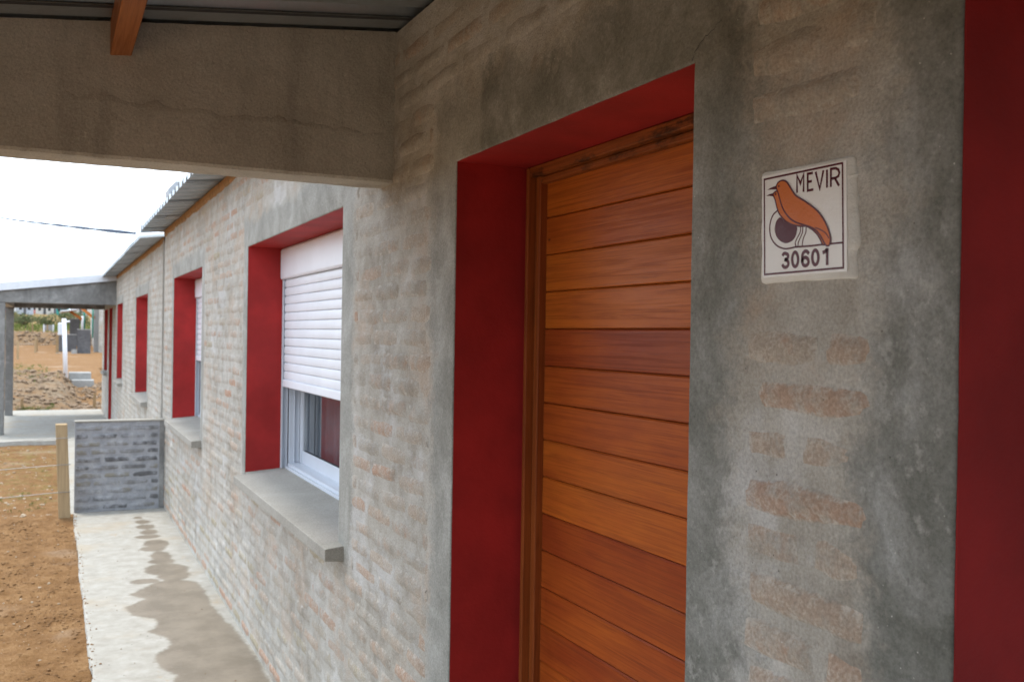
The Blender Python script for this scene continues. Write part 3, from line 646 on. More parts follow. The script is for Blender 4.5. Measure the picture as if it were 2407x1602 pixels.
for (a, b, c, d) in H2[1:]: window(nb, a, b, c, d, .187, shutter=(d-.16, c+.3))
sh = MB(); sh.box(.271, 4.2, 9.36, 9.5, -.3, 2.45).box(.271, 4.2, 21.0, 21.2, -.3, 2.45).box(4.2, 4.4, 9.36, 21.2, -.3, 3.0).box(.271, 4.2, 9.5, 21.0, -.3, -.1); sh.build('inner_wall', MT['inner'], nb)
roof2 = MB().prism_y([(.02, 2.46), (.02, 2.468), (4.4, ZR2+SL2*4.4-.004), (4.4, ZR2+SL2*4.4-.02)], 9.36, 21.2).build('roof', MT['inner'], nb)
roof_sheets(roof2, 9.37, 16.62, -.215, 4.6, ZR2, SL2)
roof_sheets(roof2, 16.62, 20.75, -1.85, 4.6, ZR2, SL2)
zf = lambda x: ZR2+SL2*x
fl = MB().add([(0, 16.60, zf(0)-.078), (-1.9, 16.60, zf(-1.9)-.078), (-1.9, 16.60, zf(-1.9)+.045), (0, 16.60, zf(0)+.045), (0, 16.604, zf(0)-.078), (-1.9, 16.604, zf(-1.9)-.078), (-1.9, 16.72, zf(-1.9)+.05), (0, 16.72, zf(0)+.05)],
    [(0,1,2,3),(3,2,6,7),(0,4,5,1),(1,5,6,2),(4,7,6,5),(0,3,7,4)]).build('roof_flashing', MT['flash'], roof2)
for x in (-.55, -1.25, -1.75): MB().tube([(x, 16.601, zf(x)+.0), (x, 16.592, zf(x)+.0)], .012, 8).build('rivet', MT['flash'], fl)
beam_x(nb, 16.65, 16.78, -1.72, 1.996, ZR2, SL2, MT['postcon'], 7)
beam_x(nb, 20.37, 20.50, -1.72, 1.996, ZR2, SL2, MT['postcon'], 8)
MB().prism_y([(-1.72, 1.998), (-1.585, 1.998), (-1.585, zf(-1.585)-.004), (-1.72, zf(-1.72)-.004)], 16.781, 20.369).build('porch_beam', MT['beam'], nb)
for y in (16.652, 20.372): MB().box(-1.72, -1.585, y, y+.127, D2, 1.995).build('porch_post', MT['postcon'], nb, bevel=.006)
MB().tube([(-.004, 9.40, D2), (-.004, 9.40, 2.44)], .012, 8).build('joint_filler', MT['sill'], nb)

# ================================================================== PLAQUE WITH THE NUMBER
SIGN={'bird':[(1.067,1.8177),(1.0649,1.822),(1.0593,1.8247),(1.0526,1.8247),(1.0459,1.8217),(1.0403,1.8156),(1.0336,1.8072),(1.0259,1.7994),(1.0098,1.7907),(0.9909,1.7788),(0.9806,1.7703),(0.9703,1.7583),(0.9641,1.7476),(0.96,1.7371),(0.9602,1.7292),(0.9626,1.7258),(0.9666,1.7258),(0.9696,1.7285),(0.9737,1.734),(0.9789,1.741),(0.9871,1.7486),(0.9964,1.7533),(1.0069,1.7568),(1.0218,1.7616),(1.0326,1.7664),(1.0414,1.7728),(1.0493,1.7809),(1.0551,1.79),(1.0587,1.7981),(1.0618,1.8062),(1.0653,1.8128)],'bird2':[(1.0736,1.8069),(1.0718,1.8098),(1.0687,1.8112),(1.0646,1.8109),(1.0618,1.8062),(1.0587,1.7981),(1.0551,1.79),(1.0493,1.7809),(1.0414,1.7728),(1.0326,1.7664),(1.0218,1.7616),(1.0069,1.7568),(1.0111,1.7562),(1.0217,1.7575),(1.0368,1.7617),(1.0502,1.7692),(1.0604,1.779),(1.0656,1.7889),(1.0693,1.7994)],'tail2':[(1.0069,1.7568),(0.9964,1.7533),(0.9871,1.7486),(0.9789,1.741),(0.9737,1.734),(0.9696,1.7285),(0.9716,1.7275),(0.9746,1.7285),(0.9787,1.7351),(0.986,1.7438),(0.9954,1.7508)],'beak':[(1.0857,1.8155),(1.0795,1.8175),(1.0727,1.8187),(1.0666,1.8192),(1.0674,1.8137),(1.076,1.8151)],'beak2':[(1.0885,1.8072),(1.0816,1.8091),(1.0736,1.8095),(1.073,1.8048),(1.0804,1.8063)],'eye':[(1.0616,1.8177)],'eye2':[(1.0686,1.8075)],'disc':[(1.058,1.7733),(1.0524,1.7689),(1.0434,1.7637),(1.0324,1.7593),(1.0242,1.7565),(1.0241,1.751),(1.0267,1.7437),(1.033,1.7381),(1.0416,1.7358),(1.0482,1.7359),(1.0583,1.7402),(1.0657,1.7471),(1.0696,1.7567),(1.0675,1.7666),(1.0632,1.7716)],'nest':[(1.0648,1.7833),(1.0729,1.7788),(1.0784,1.77),(1.0802,1.76),(1.0781,1.7489),(1.0719,1.7398),(1.0626,1.7329),(1.0514,1.7288),(1.0425,1.7278),(1.0274,1.7288)],'groundl':[(1.0284,1.7289),(0.9958,1.7281),(0.9716,1.7283),(0.9558,1.728),(0.9386,1.7279)],'tailline':[(0.9882,1.7521),(0.978,1.7482),(0.9689,1.743),(0.9619,1.7351)],'leg1':[(1.0174,1.7563),(1.0176,1.7489),(1.0234,1.7411),(1.0271,1.7346),(1.0248,1.7289)],'leg2':[(1.0129,1.7555),(1.0134,1.7477),(1.018,1.7399),(1.0211,1.7342),(1.0214,1.7289)],'leg3':[(1.0064,1.7553),(1.0067,1.7479),(1.0107,1.7408),(1.0126,1.735),(1.0131,1.7289)],'M':[(1.0253,1.8038),(1.0259,1.8276),(1.0188,1.8157),(1.0128,1.8278),(1.0126,1.8034)],'E1':[(0.9951,1.827),(1.005,1.8271),(1.0045,1.8041),(0.9936,1.8043)],'E2':[(1.0048,1.816),(0.9967,1.816)],'V':[(0.99,1.8277),(0.9818,1.8037),(0.9755,1.8276)],'I':[(0.969,1.8275),(0.9684,1.8033)],'R1':[(0.9613,1.8033),(0.9619,1.8273),(0.9533,1.827),(0.9484,1.8244),(0.9466,1.8201),(0.9482,1.8158),(0.953,1.8142),(0.9616,1.8143)],'R2':[(0.9544,1.8141),(0.9466,1.803)],'d3a':[(1.0524,1.7183),(1.0501,1.7212),(1.0457,1.7213),(1.0417,1.7191),(1.0411,1.716),(1.0437,1.7134),(1.0481,1.7128)],'d3b':[(1.0481,1.7128),(1.0426,1.711),(1.0401,1.7072),(1.0419,1.7031),(1.0463,1.7018),(1.0503,1.7032),(1.0526,1.7065)],'d0a':[(1.021,1.7113),(1.0211,1.7087),(1.0216,1.7064),(1.0225,1.7044),(1.0236,1.7029),(1.025,1.702),(1.0265,1.7017),(1.028,1.7021),(1.0294,1.7032),(1.0307,1.7049),(1.0317,1.707),(1.0323,1.7094),(1.0326,1.7121),(1.0324,1.7146),(1.0319,1.717),(1.031,1.719),(1.0299,1.7205),(1.0285,1.7214),(1.027,1.7217),(1.0255,1.7212),(1.0241,1.7201),(1.0228,1.7184),(1.0219,1.7163),(1.0212,1.7139),(1.021,1.7113)],'d6r':[(1.0007,1.707),(1.0009,1.7053),(1.0018,1.7038),(1.0031,1.7026),(1.0047,1.7019),(1.0066,1.7017),(1.0085,1.7021),(1.0102,1.703),(1.0116,1.7044),(1.0125,1.706),(1.0128,1.7078),(1.0126,1.7095),(1.0117,1.711),(1.0104,1.7122),(1.0087,1.7129),(1.0069,1.7131),(1.005,1.7127),(1.0033,1.7117),(1.0019,1.7104),(1.001,1.7088),(1.0007,1.707)],'d6a':[(1.0001,1.7176),(1.0035,1.7209),(1.0081,1.7215),(1.0118,1.7185),(1.0129,1.7118),(1.0126,1.7073)],'d0b':[(0.9822,1.7114),(0.9823,1.7089),(0.9828,1.7065),(0.9837,1.7046),(0.9848,1.7031),(0.9862,1.7022),(0.9876,1.7019),(0.9891,1.7023),(0.9905,1.7034),(0.9918,1.7051),(0.9927,1.7072),(0.9933,1.7096),(0.9936,1.7122),(0.9935,1.7147),(0.993,1.7171),(0.9921,1.719),(0.9909,1.7205),(0.9896,1.7214),(0.9881,1.7216),(0.9866,1.7212),(0.9852,1.7201),(0.984,1.7185),(0.9831,1.7164),(0.9824,1.714),(0.9822,1.7114)],'d1a':[(0.9661,1.7229),(0.9656,1.7)],'d1b':[(0.9665,1.7215),(0.9694,1.7188),(0.9745,1.7171)],'frame':[(1.0936,1.8319),(0.9414,1.832),(0.9368,1.695),(1.0894,1.6939)],'surround':[(1.1004,1.8419),(1.0722,1.842),(1.0323,1.841),(0.9903,1.8405),(0.9507,1.84),(0.9298,1.8395),(0.9242,1.8379),(0.9222,1.8306),(0.9204,1.8177),(0.9167,1.815),(0.9199,1.8106),(0.9186,1.7937),(0.917,1.7823),(0.9179,1.7726),(0.9151,1.7625),(0.9142,1.7485),(0.9117,1.7316),(0.9124,1.7219),(0.9177,1.7153),(0.917,1.7027),(0.9153,1.69),(0.916,1.6803),(0.9318,1.6808),(0.9567,1.6811),(0.9865,1.6807),(1.0177,1.6818),(1.0458,1.6811),(1.0727,1.6812),(1.0978,1.6818),(1.0993,1.7064),(1.0983,1.7301),(1.1013,1.7541),(1.0993,1.7793),(1.1013,1.8017),(1.0994,1.8204)],'tile':[(1.0991,1.8375),(0.9348,1.8351),(0.9301,1.6897),(1.0944,1.6891)]}
pl = empty('house_number_plaque', 'white ceramic plaque with two orange birds, MEVIR and number 30601 beside the door', 'plaque')
def fill(pts, x):
    P = [Vector((0, y, z)) for y, z in pts]; tri = tessellate_polygon([P]); return [(x, y, z) for y, z in pts], [tuple(t_) for t_ in tri]
def catmull(pts, n=5, closed=False):
    P = [Vector(p) for p in pts]; out = []; m = len(P)
    for i in range(m if closed else m-1):
        p0, p1, p2, p3 = (P[(i-1) % m], P[i], P[(i+1) % m], P[(i+2) % m]) if closed else (P[max(i-1, 0)], P[i], P[i+1], P[min(i+2, m-1)])
        for k in range(n):
            t_ = k/n; out.append(.5*((2*p1)+(p2-p0)*t_+(2*p0-5*p1+4*p2-p3)*t_*t_+(3*p1-p0-3*p2+p3)*t_**3))
    if not closed: out.append(P[-1])
    return [(p.x, p.y) for p in out]
def stroke(mb, pts, w, x, closed=False):
    P = [Vector(p) for p in pts]; n = len(P); v = []
    for i, p in enumerate(P):
        a = P[(i-1) % n] if closed else P[max(i-1, 0)]; b = P[(i+1) % n] if closed else P[min(i+1, n-1)]
        d1 = (p-a).normalized() if (p-a).length > 1e-7 else (b-p).normalized(); d2 = (b-p).normalized() if (b-p).length > 1e-7 else d1
        tn = d1+d2; tn = tn.normalized() if tn.length > 1e-4 else d1; nn = Vector((-tn.y, tn.x)); s = 1/max(.45, nn.dot(Vector((-d1.y, d1.x))))
        v += [(x, p.x+nn.x*w/2*s, p.y+nn.y*w/2*s), (x, p.x-nn.x*w/2*s, p.y-nn.y*w/2*s)]
    f = [(2*i, 2*((i+1) % n), 2*((i+1) % n)+1, 2*i+1) for i in range(n if closed else n-1)]
    mb.add(v, f)
# grout bed and tile
sp = catmull(SIGN['surround'], 3, True); ctr = (1.01, 1.76)
v = [(.0, y, z) for y, z in sp]+[(-.0036, ctr[0]+(y-ctr[0])*.985, ctr[1]+(z-ctr[1])*.985) for y, z in sp]; n = len(sp)
fv, ff = fill([(p[1], p[2]) for p in v[n:]], -.0036)
g = MB().add(v, [(i, (i+1) % n, n+(i+1) % n, n+i) for i in range(n)]); g.f += [tuple(i+n for i in t_) for t_ in ff]
g.build('grout_bed', MT['grout'], pl, True)
tl = SIGN['tile']
MB().add([(x, ctr[0]+(y-ctr[0])*s, ctr[1]+(z-ctr[1])*s) for x, s in ((-.002, 1), (-.0044, 1), (-.0049, .996)) for y, z in tl],
         [(i+4*k, (i+1) % 4+4*k, (i+1) % 4+4*k+4, i+4*k+4) for k in (0, 1) for i in range(4)]+[(8, 9, 10, 11)]).build('tile', MT['tile'], pl)
X1 = -.0052
mb = MB(); stroke(mb, SIGN['frame'], .0029, X1, True); mb.build('border', MT['ink'], pl)
mb = MB(); stroke(mb, catmull(SIGN['nest'], 6), .0024, X1); stroke(mb, SIGN['groundl'], .0026, X1)
for k in ('leg1', 'leg2', 'leg3'): stroke(mb, catmull(SIGN[k], 5), .0019, X1)
mb.build('nest_line', MT['ink'], pl)
MB().add(*fill(catmull(SIGN['disc'], 4, True), X1)).build('nest_opening', MT['ink'], pl)
for nm, eye, bk, bd in (('bird_emblem', 'eye2', 'beak2', ['tail2', 'bird2']), ('bird_emblem', 'eye', 'beak', ['bird'])):
    first = nm and eye == 'eye2'; xa, xb = (X1-.0002, X1-.0004) if first else (X1-.0006, X1-.0008)
    mb = MB()
    for k in bd: mb.add(*fill(catmull(SIGN[k], 3, True), xa))
    bo = mb.build(nm, MT['ochre'], pl)
    mb = MB()
    for k in bd: stroke(mb, catmull(SIGN[k], 3, True), .0023, xb, True)
    mb.add(*fill(SIGN[bk], xb)); ey = SIGN[eye][0]
    mb.add(*fill([(ey[0]+.0017*math.cos(a), ey[1]+.0017*math.sin(a)) for a in np.linspace(0, 2*math.pi, 13)[:-1]], xb))
    if not first: stroke(mb, catmull(SIGN['tailline'], 4), .0016, xb)
    mb.build('bird_outline', MT['ink'], bo)
def letters(name, specs, w):
    for nm, keys in specs:
        mb = MB()
        for k_, sm in keys:
            P = SIGN[k_]; cl = P[0] == P[-1] and len(P) > 8
            if cl: stroke(mb, P[:-1], w, X1, True)
            else: stroke(mb, catmull(P, 5) if sm else P, w, X1)
        mb.build(name, MT['ink'], pl)
letters('letter', [('M', [('M', 0)]), ('E', [('E1', 0), ('E2', 0)]), ('V', [('V', 0)]), ('I', [('I', 0)]), ('R', [('R1', 0), ('R2', 0)])], .0036)
letters('digit', [('3', [('d3a', 1), ('d3b', 1)]), ('0', [('d0a', 0)]), ('6', [('d6r', 0), ('d6a', 1)]), ('0', [('d0b', 0)]), ('1', [('d1a', 0), ('d1b', 1)])], .0049)

# ================================================================== LOW WALL, FENCE, CABLES
lw = empty('low_wall', 'low grey brick divider wall at the end of the wet path', 'wall')
core = MB().box(-.74, -.004, 9.162, 9.27, -.15, .785).build('wall_core', MT['lowbrick'], lw)
cap = MB().box(-.746, -.003, 9.152, 9.275, .7855, .80).build('cap', MT['sill'], lw, bevel=.004)
r = random.Random(31); z = .04; k = 0
while z < .77:
    x = -.74-(.11 if k % 2 else 0)+r.uniform(-.02, .02)
    while x < -.03:
        a, b = max(x+.006, -.738), min(x+.225, -.045)
        if b-a > .05:
            v, f, e = brick_verts(b-a, .054, r.random(), .007*r.uniform(.5, 1.3)); mb = MB().add([(-p[1], p[0], p[2]) for p in v], f); nn = len(v)
            mb.at = {'edge': e, 'hue': [r.random()]*nn}; o = mb.build('brick', MT['lowbrick'], lw, True); o.location = ((a+b)/2, 9.162, z)
        x += .235
    z += .069; k += 1
MB().box(-.045, -.004, 9.156, 9.162, 0, .785).build('render_strip', MT['postcon'], lw)

GF = 'posts of the wire fence across the yards'
def fpost(x, lean, label):
    o = MB().add([(-.048,-.035,-.3),(.048,-.035,-.3),(.048,.035,-.3),(-.048,.035,-.3),(-.046-lean,-.034,.785),(.046-lean,-.034,.785),(.046-lean,.034,.79),(-.046-lean,.034,.79)],
        [(3,2,1,0),(4,5,6,7),(0,1,5,4),(1,2,6,5),(2,3,7,6),(3,0,4,7)]).build('fence_post', MT['pine'], None, bevel=.004)
    o.location = (x, 9.045, 0); return tag(o, label, 'fence post', GF)
fpost(-.805, .046, 'raw pine fence post standing beside the low grey wall'); fpost(-3.6, .0, 'raw pine fence post far out at the wire end, away from the houses')
for z, nm in ((.67, 'top'), (.443, 'middle'), (.209, 'bottom')):
    pts = [(-.775, 9.0, z+.002), (-.8, 8.985, z+.003), (-.9, 8.99, z), (-1.3, 8.93, z-.012), (-2.2, 8.96, z-.028), (-3.0, 9.0, z-.02), (-3.62, 9.005, z)]
    tag(MB().tube(pts, .0028, 6).build('fence_wire', MT['wire'], None, True), nm+' strand of galvanised wire on the pine fence post', 'fence wire', 'strands of the wire fence')
def cable(name, a, b, sag, rad, label, twist=False):
    a = Vector(a); b = Vector(b); pts = []
    for i in range(41):
        t_ = i/40; p = a.lerp(b, t_); p.z -= sag*4*t_*(1-t_); pts.append(p)
    mb = MB()
    if twist:
        for ph in (0, math.pi):
            mb.tube([p+Vector((0, math.cos(i*.9+ph), math.sin(i*.9+ph)))*rad*.9 for i, p in enumerate(pts)], rad, 5)
    else: mb.tube(pts, rad, 5)
    return tag(mb.build(name, MT['cable'], None, True), label, 'cable', 'overhead cables')
cable('service_cable', (-.2, 10.17, 2.56), (-3.1, 41.2, 5.85), .03, .011, 'dark service cable running from the neighbour roof edge across the sky', True)
cable('power_line', (-9, 60, 9.0), (6, 78, 8.9), .4, .008, 'upper of two faint distant power lines low in the sky')
cable('power_line', (-9, 60, 7.9), (6, 78, 8.0), .4, .008, 'lower of two faint distant power lines low in the sky')

# ================================================================== GROUND LITTER
ICO = None
def ico():
    bm = bmesh.new(); bmesh.ops.create_icosphere(bm, subdivisions=1, radius=1); v = [p.co.copy() for p in bm.verts]; f = [tuple(q.index for q in p.verts) for p in bm.faces]; bm.free(); return v, f
IV, IF = ico(); IVn = np.array([tuple(p) for p in IV])
def stones(name, pts, mat, label, cat, seed):
    rs = np.random.RandomState(seed); V = []; F = []
    for i, (x, y, z, s) in enumerate(pts):
        q = IVn*(1+rs.uniform(-.28, .28, (len(IVn), 1)))*np.array([rs.uniform(.7, 1.3), rs.uniform(.7, 1.3), rs.uniform(.45, .8)])*s
        a = rs.rand()*6.28; c, s_ = math.cos(a), math.sin(a); q = np.stack([q[:,0]*c-q[:,1]*s_, q[:,0]*s_+q[:,1]*c, q[:,2]], 1)+np.array([x, y, z]); n0 = i*len(IVn); V.append(q); F += [tuple(k+n0 for k in f) for f in IF]
    mb = MB(); mb.v = [tuple(p) for p in np.concatenate(V)]; mb.f = F
    return tag(mb.build(name, mat, None), label, cat, kind='stuff')
rs = np.random.RandomState(5)
def scatter(n, x0, x1, y0, y1, s0, s1, pw=3., dens=None):
    out = []
    while len(out) < n:
        x = rs.uniform(x0, x1); y = y0+(y1-y0)*rs.rand()**1.4
        if dens is not None and rs.rand() > dens(x, y): continue
        out.append((x, y, s0+(s1-s0)*rs.rand()**pw))
    zz = ground_z(np.array([o[0] for o in out]), np.array([o[1] for o in out]))
    return [(x, y, z+s*.15, s) for (x, y, s), z in zip(out, zz) if z > -.29]
stones('soil_clods', scatter(7000, -2.4, -.76, 4.0, 9.0, .002, .013, 3.5, lambda x, y: np.clip(.5+2.2*fbm(np.array(x*2.2), np.array(y*2.2), 3), .05, 1)), MT['clod'], 'loose orange soil clods beside the wet path', 'soil', 1)
edge_bits = [(-.752+abs(rs.normal(0, .02)), rs.uniform(4.0, 9.1), .001, .0015+.006*rs.rand()**3) for _ in range(260)]+[(rs.uniform(-.7, -.02), rs.uniform(4.2, 9.0), .002, .001+.003*rs.rand()**3) for _ in range(60)]
stones('path_grit', edge_bits, MT['clod'], 'crumbs of soil spilled along the path edge', 'soil', 8)
stones('gravel', scatter(260, -2.3, -.84, 5.2, 9.1, .003, .011, 2.5)+scatter(500, -2.5, -.88, 9.2, 15.4, .005, .022, 3), MT['pebble'], 'pale pebbles strewn over the orange yard soil', 'gravel', 2)
stones('rubble', scatter(1500, -3.2, .4, 22.2, 30, .012, .09, 3)+scatter(500, -5.5, 1.2, 58.8, 61.5, .03, .16, 2.5)+scatter(160, -.4, .5, 22.5, 29, .02, .10, 2), MT['rubble'], 'broken stones on the earth mound and far bank', 'rubble', 3)
def blades(name, pts, label, seed):
    rr = random.Random(seed); mb = MB()
    for x, y, z, s in pts:
        for i in range(7):
            a = rr.uniform(0, 6.28); h = s*rr.uniform(.5, 1.2); l = rr.uniform(.2, .8)*h; w = h*.07; dx, dy = math.cos(a), math.sin(a); ox, oy = rr.uniform(-s, s)*.6, rr.uniform(-s, s)*.6
            mb.add([(x+ox-dy*w, y+oy+dx*w, z), (x+ox+dy*w, y+oy-dx*w, z), (x+ox+dx*l*.4, y+oy+dy*l*.4, z+h*.7), (x+ox+dx*l, y+oy+dy*l, z+h)], [(0, 1, 2), (2, 1, 3)])
    return tag(mb.build(name, MT['grass'], None), label, 'grass', kind='stuff')
blades('grass', scatter(90, -2.5, -.9, 9.8, 15.2, .015, .04, 2, lambda x, y: np.clip(.15+2.5*fbm(np.array(x*1.2), np.array(y*1.2), 3), .02, 1))+scatter(420, -3.4, -1.0, 25.5, 36, .02, .09, 2)+scatter(120, -1.6, -.9, 22.1, 23, .04, .12, 2)+scatter(900, -9, 6, 62, 90, .1, .4, 1.5), 'thin grass tufts on the yard soil and the mound', 11)

# ================================================================== BACKGROUND THINGS
def gz(x, y): return float(ground_z(np.array(float(x)), np.array(float(y))))
wp = empty('utility_post', 'white utility post with short side arm standing on the earth mound', 'post')
MB().tube([(-.56, 30, .1), (-.625, 30, 1.90)], [.062, .056], 12).build('pole', MT['white'], wp, True)
MB().tube([(-.62, 30, 1.82), (-.47, 30, 1.82)], .026, 8).build('arm', MT['white'], wp, True)
MB().box(-.78, -.66, 29.97, 30.06, 1.42, 1.78).build('meter_box', MT['flash'], wp, bevel=.03)
for (x0, x1, y, z0, z1, lb) in ((-.53, .01, 27.15, .26, .49, 'upper grey concrete block of the steps below the white post'), (-.47, .07, 26.85, .05, .31, 'lower grey concrete block of the steps below the white post')):
    tag(MB().add([(x0,y,z0-.1),(x1,y,z0-.1),(x1,y+.4,z0-.1),(x0,y+.4,z0-.1),(x0+.01,y,z1),(x1-.01,y+.01,z1-.01),(x1,y+.4,z1),(x0,y+.39,z1)], [(3,2,1,0),(4,5,6,7),(0,1,5,4),(1,2,6,5),(2,3,7,6),(3,0,4,7)]).build('concrete_step', MT['greyblock'], None, bevel=.02), lb, 'concrete block', 'concrete steps')
ST = [(-1.497,23,.09,.042,'short pine stake at the slab end, left of the mound'), (-.076,23,.19,.045,'short pine stake on orange soil beside the neighbour wall'), (-1.84,23,.36,.03,'leaning pine stake between the two porch posts'), (-.787,26,.54,.036,'thin pine stake on the stony mound before the white post'),
      (-2.12,42,1.10,.06,'pine stake on the orange terrace, nearest the dark porch post'), (-1.625,50,1.25,.055,'left of two paired pine stakes below the bank'), (-1.552,50.6,1.11,.055,'right of two paired pine stakes below the bank'), (-.69,50,1.31,.09,'broad pine stake at the corner of the dark block wall'),
      (-1.934,62,1.84,.065,'lone pine stake on top of the far bank'), (-1.178,62.6,1.85,.06,'pine stake before the pale board on the bank')]
for i, (x, y, zt, w, lb) in enumerate(ST):
    z0 = gz(x, y)-.15; w *= 1.35; ln = .05 if i == 2 else random.uniform(-.015, .015)
    o = MB().add([(x-w/2,y-.015,z0),(x+w/2,y-.015,z0),(x+w/2,y+.015,z0),(x-w/2,y+.015,z0),(x-w/2-ln,y-.015,zt),(x+w/2-ln,y-.015,zt+.01),(x+w/2-ln,y+.015,zt+.01),(x-w/2-ln,y+.015,zt)], [(3,2,1,0),(4,5,6,7),(0,1,5,4),(1,2,6,5),(2,3,7,6),(3,0,4,7)]).build('stake', MT['pine'])
    tag(o, lb, 'stake', 'survey stakes in the background')
bd = empty('board', 'pale board on two white legs atop the far bank', 'board')
for x in (-1.36, -.86): MB().box(x-.04, x+.04, 63, 63.06, gz(x, 63)-.1, 1.86).build('leg', MT['white'], bd)
MB().box(-1.32, -.90, 62.98, 63.0, 1.5, 1.84).build('panel', MT['greyblock'], bd)
# far house: wall with pale canopy roof, stained rafters and a green downpipe
fh = empty('house', 'far grey house with orange rafters under a pale canopy roof', 'house')
fw_ = wall_mesh('wall', 50.5, 62, .1, 3.2, .25, [(51.6, 52.6, .45, 2.45), (54, 55.4, 1.3, 2.45), (57, 58.4, 1.3, 2.45)], MT['slurry'], fh); fw_.location.x = 1.13
MB().box(.92, 1.13, 51.0, 51.25, .3, 2.75).build('pilaster', MT['greyblock'], fh)
MB().box(1.131, 5, 50.5, 62, 2.95, 3.1).build('roof', MT['flash'], fh)
MB().add([(-.55, 52, 2.46), (.25, 52, 2.58), (.25, 58, 2.58), (-.55, 58, 2.46), (-.55, 52, 2.52), (.25, 52, 2.64), (.25, 58, 2.64), (-.55, 58, 2.52)], [(3,2,1,0),(4,5,6,7),(0,1,5,4),(1,2,6,5),(2,3,7,6),(3,0,4,7)]).build('canopy', MT['flash'], fh)
for (a, b) in (((-.1, 54, 2.53), (.46, 54, 2.12)), ((.25, 51, 2.72), (.93, 51, 2.16))): MB().bar(a, b, .10, .13).build('rafter', MT['stain_wood'], fh)
MB().tube([(.86, 50.9, 1.2), (.86, 50.9, 2.9)], .035, 8).build('downpipe', MT['teal'], fh, True)
MB().tube([(.62, 56, 1.4), (.62, 56, 2.9)], .05, 8).build('downpipe', MT['teal'], fh, True)
MB().tube([(.48, 54, 1.4), (.48, 54, 2.3)], .06, 8).build('porch_post', MT['white'], fh, True)
for (x0, x1, y, z0, z1, lb) in ((.16, .735, 49.6, .35, 1.62, 'tall dark block wall panel in front of the far house'), (-.62, .16, 51.5, .5, 1.36, 'wide dark block wall behind the white utility post'), (-.05, .45, 58, 1.0, 2.2, 'dark block panel under the far canopy roof')):
    o = empty('low_wall', lb, 'wall'); MB().box(x0, x1, y, y+.15, z0-.3, z1-.04).build('wall_core', MT['block'], o); MB().box(x0-.01, x1+.01, y-.01, y+.16, z1-.039, z1).build('cap', MT['greyblock'], o, bevel=.01)
o = MB().box(-.15, 1.3, 48.4, 50.4, .2, .40).build('porch_floor', MT['concrete']); tag(o, kind='structure')
o = MB().box(-.75, -.15, 49.6, 51.4, .2, .48).build('porch_floor', MT['concrete']); tag(o, kind='structure')
tag(MB().tube([(.02, 49.4, .40), (.02, 49.4, .66)], [.13, .12], 10).build('bucket', MT['greyblock'], None), 'small grey bucket on the far house slab beside the block wall', 'bucket')
# shrubs and trees
def leaves(mb, c, rad, n, size, rr):
    for i in range(n):
        d = Vector((rr.gauss(0,1), rr.gauss(0,1), rr.gauss(0,1))).normalized(); p = Vector(c)+Vector((d.x*rad[0], d.y*rad[1], d.z*rad[2]))*rr.uniform(.45, 1.05)**.6
        a = Vector((rr.gauss(0,1), rr.gauss(0,1), rr.gauss(0,1))).normalized(); b = a.orthogonal().normalized(); s = size*rr.uniform(.6, 1.4)
        mb.add([p-a*s, p+b*s*.5, p+a*s, p-b*s*.5], [(0,1,2,3)])
def shrub(x, y, w, h, lb, tree=False, seed=0):
    rr = random.Random(seed); z = gz(x, y); o = empty('tree' if tree else 'shrub', lb, 'tree' if tree else 'shrub', group='trees among the far houses' if tree else 'shrubs on the far slope')
    tb = MB(); th = h*.5 if tree else h*.3
    tb.tube([(x, y, z-.2), (x+.03*h, y, z+th*.6), (x, y, z+th)], [h*.05, h*.035, h*.02], 7)
    for k in range(5):
        a = k*1.3+seed; tb.tube([(x, y, z+th*.6), (x+math.cos(a)*w*.3, y+math.sin(a)*w*.3, z+h*.7)], [h*.02, h*.006], 5)
    tb.build('trunk', MT['bark'], o, True); lf = MB(); c0 = z+(h*.68 if tree else h*.5)
    for k in range(9):
        a = rr.uniform(0, 6.28); q = rr.uniform(.1, .6); leaves(lf, (x+math.cos(a)*w*.5*q, y+math.sin(a)*w*.5*q, c0+rr.uniform(-.25, .25)*h), (w*.22, w*.22, h*.2), 130, h*.045, rr)
    lf.build('crown', MT['leaf'], o)
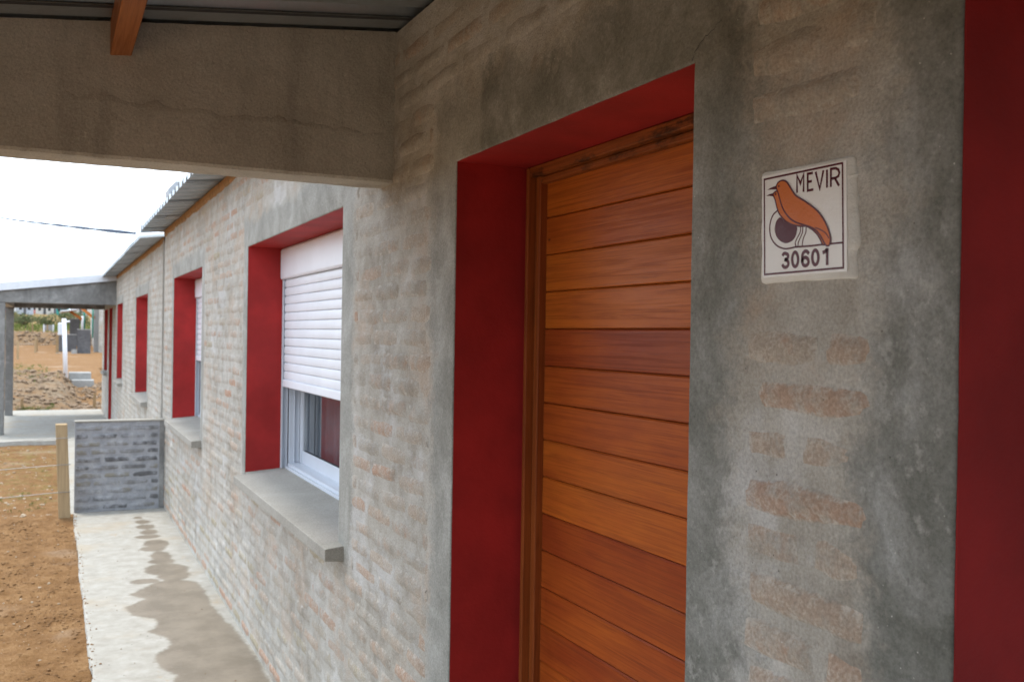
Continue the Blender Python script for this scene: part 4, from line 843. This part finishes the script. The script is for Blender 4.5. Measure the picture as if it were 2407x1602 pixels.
for i, (x, y, w, h, lb) in enumerate(((-4.0, 74, 1.6, 1.1, 'leftmost round shrub on the far slope'), (-2.7, 78, 2.0, 1.25, 'second round shrub from the left on the far slope'), (-1.25, 76, 1.7, 1.2, 'middle shrub on the far slope above the stakes'), (-.1, 75, 1.6, 1.45, 'tall shrub behind the white utility post'), (.9, 80, 2.0, 1.5, 'rightmost shrub on the far slope by the far house'), (-3.5, 92, 2.4, 1.3, 'upper shrub on the far slope below the town'))):
    shrub(x, y, w, h, lb, seed=40+i)
for i, (x, y, w, h, lb) in enumerate(((-3.4, 172, 4, 3.2, 'leafy tree behind the blue-grey town house'), (.8, 172, 4, 3.4, 'leafy tree between the far town houses'), (-7.5, 175, 4, 3.2, 'leafy tree at the left end of the far town'))): shrub(x, y, w, h, lb, True, 70+i)
def flat(name, c, var=.08): MT[name] = paint(name, c, var, .8); return MT[name]
TW = [(-6.9, 150, 1.4, 1.5, (.42,.16,.13), 'brick-red far town house at the left'), (-4.3, 148, 2.0, 1.9, (.40,.43,.48), 'blue-grey far town house on the hillside'), (-1.9, 156, 2.4, 1.7, (.60,.58,.54), 'cream far town house in the middle of the hillside'),
      (.4, 150, 1.6, 1.5, (.05,.30,.27), 'teal far town house near the canopy roof'), (2.8, 152, 2.6, 2.0, (.55,.53,.50), 'pale far town house at the right of the hillside'), (-5.6, 163, 2.2, 1.8, (.62,.62,.62), 'white far town house behind the red one'), (-.6, 168, 2.2, 2.2, (.25,.26,.30), 'dark slate far town house behind the cream one'), (-3.0, 165, 1.5, 1.6, (.62,.25,.22), 'pink far town house behind the blue-grey one')]
for i, (x, y, w, h, c, lb) in enumerate(TW):
    z = gz(x, y)-.1; o = empty('house', lb, 'house', group='far town houses')
    m_ = flat('town_wall_%d' % i, c); MB().box(x-w/2, x+w/2, y, y+3, z, z+h).build('wall', m_, o)
    MB().prism_x([(y-.25, z+h-.02), (y+1.5, z+h+.55), (y+3.25, z+h-.02)], x-w/2-.2, x+w/2+.2).build('roof', MT['flash'] if i % 2 else MT['galv'], o)
    for dx in (-.28, .25): MB().box(x+dx*w-.18, x+dx*w+.18, y-.03, y+.02, z+h*.4, z+h*.8).build('window', MT['gasket'], o)
    MB().box(x-.2, x+.15, y-.035, y+.02, z+.1, z+h*.75).build('door', MT['block'], o)
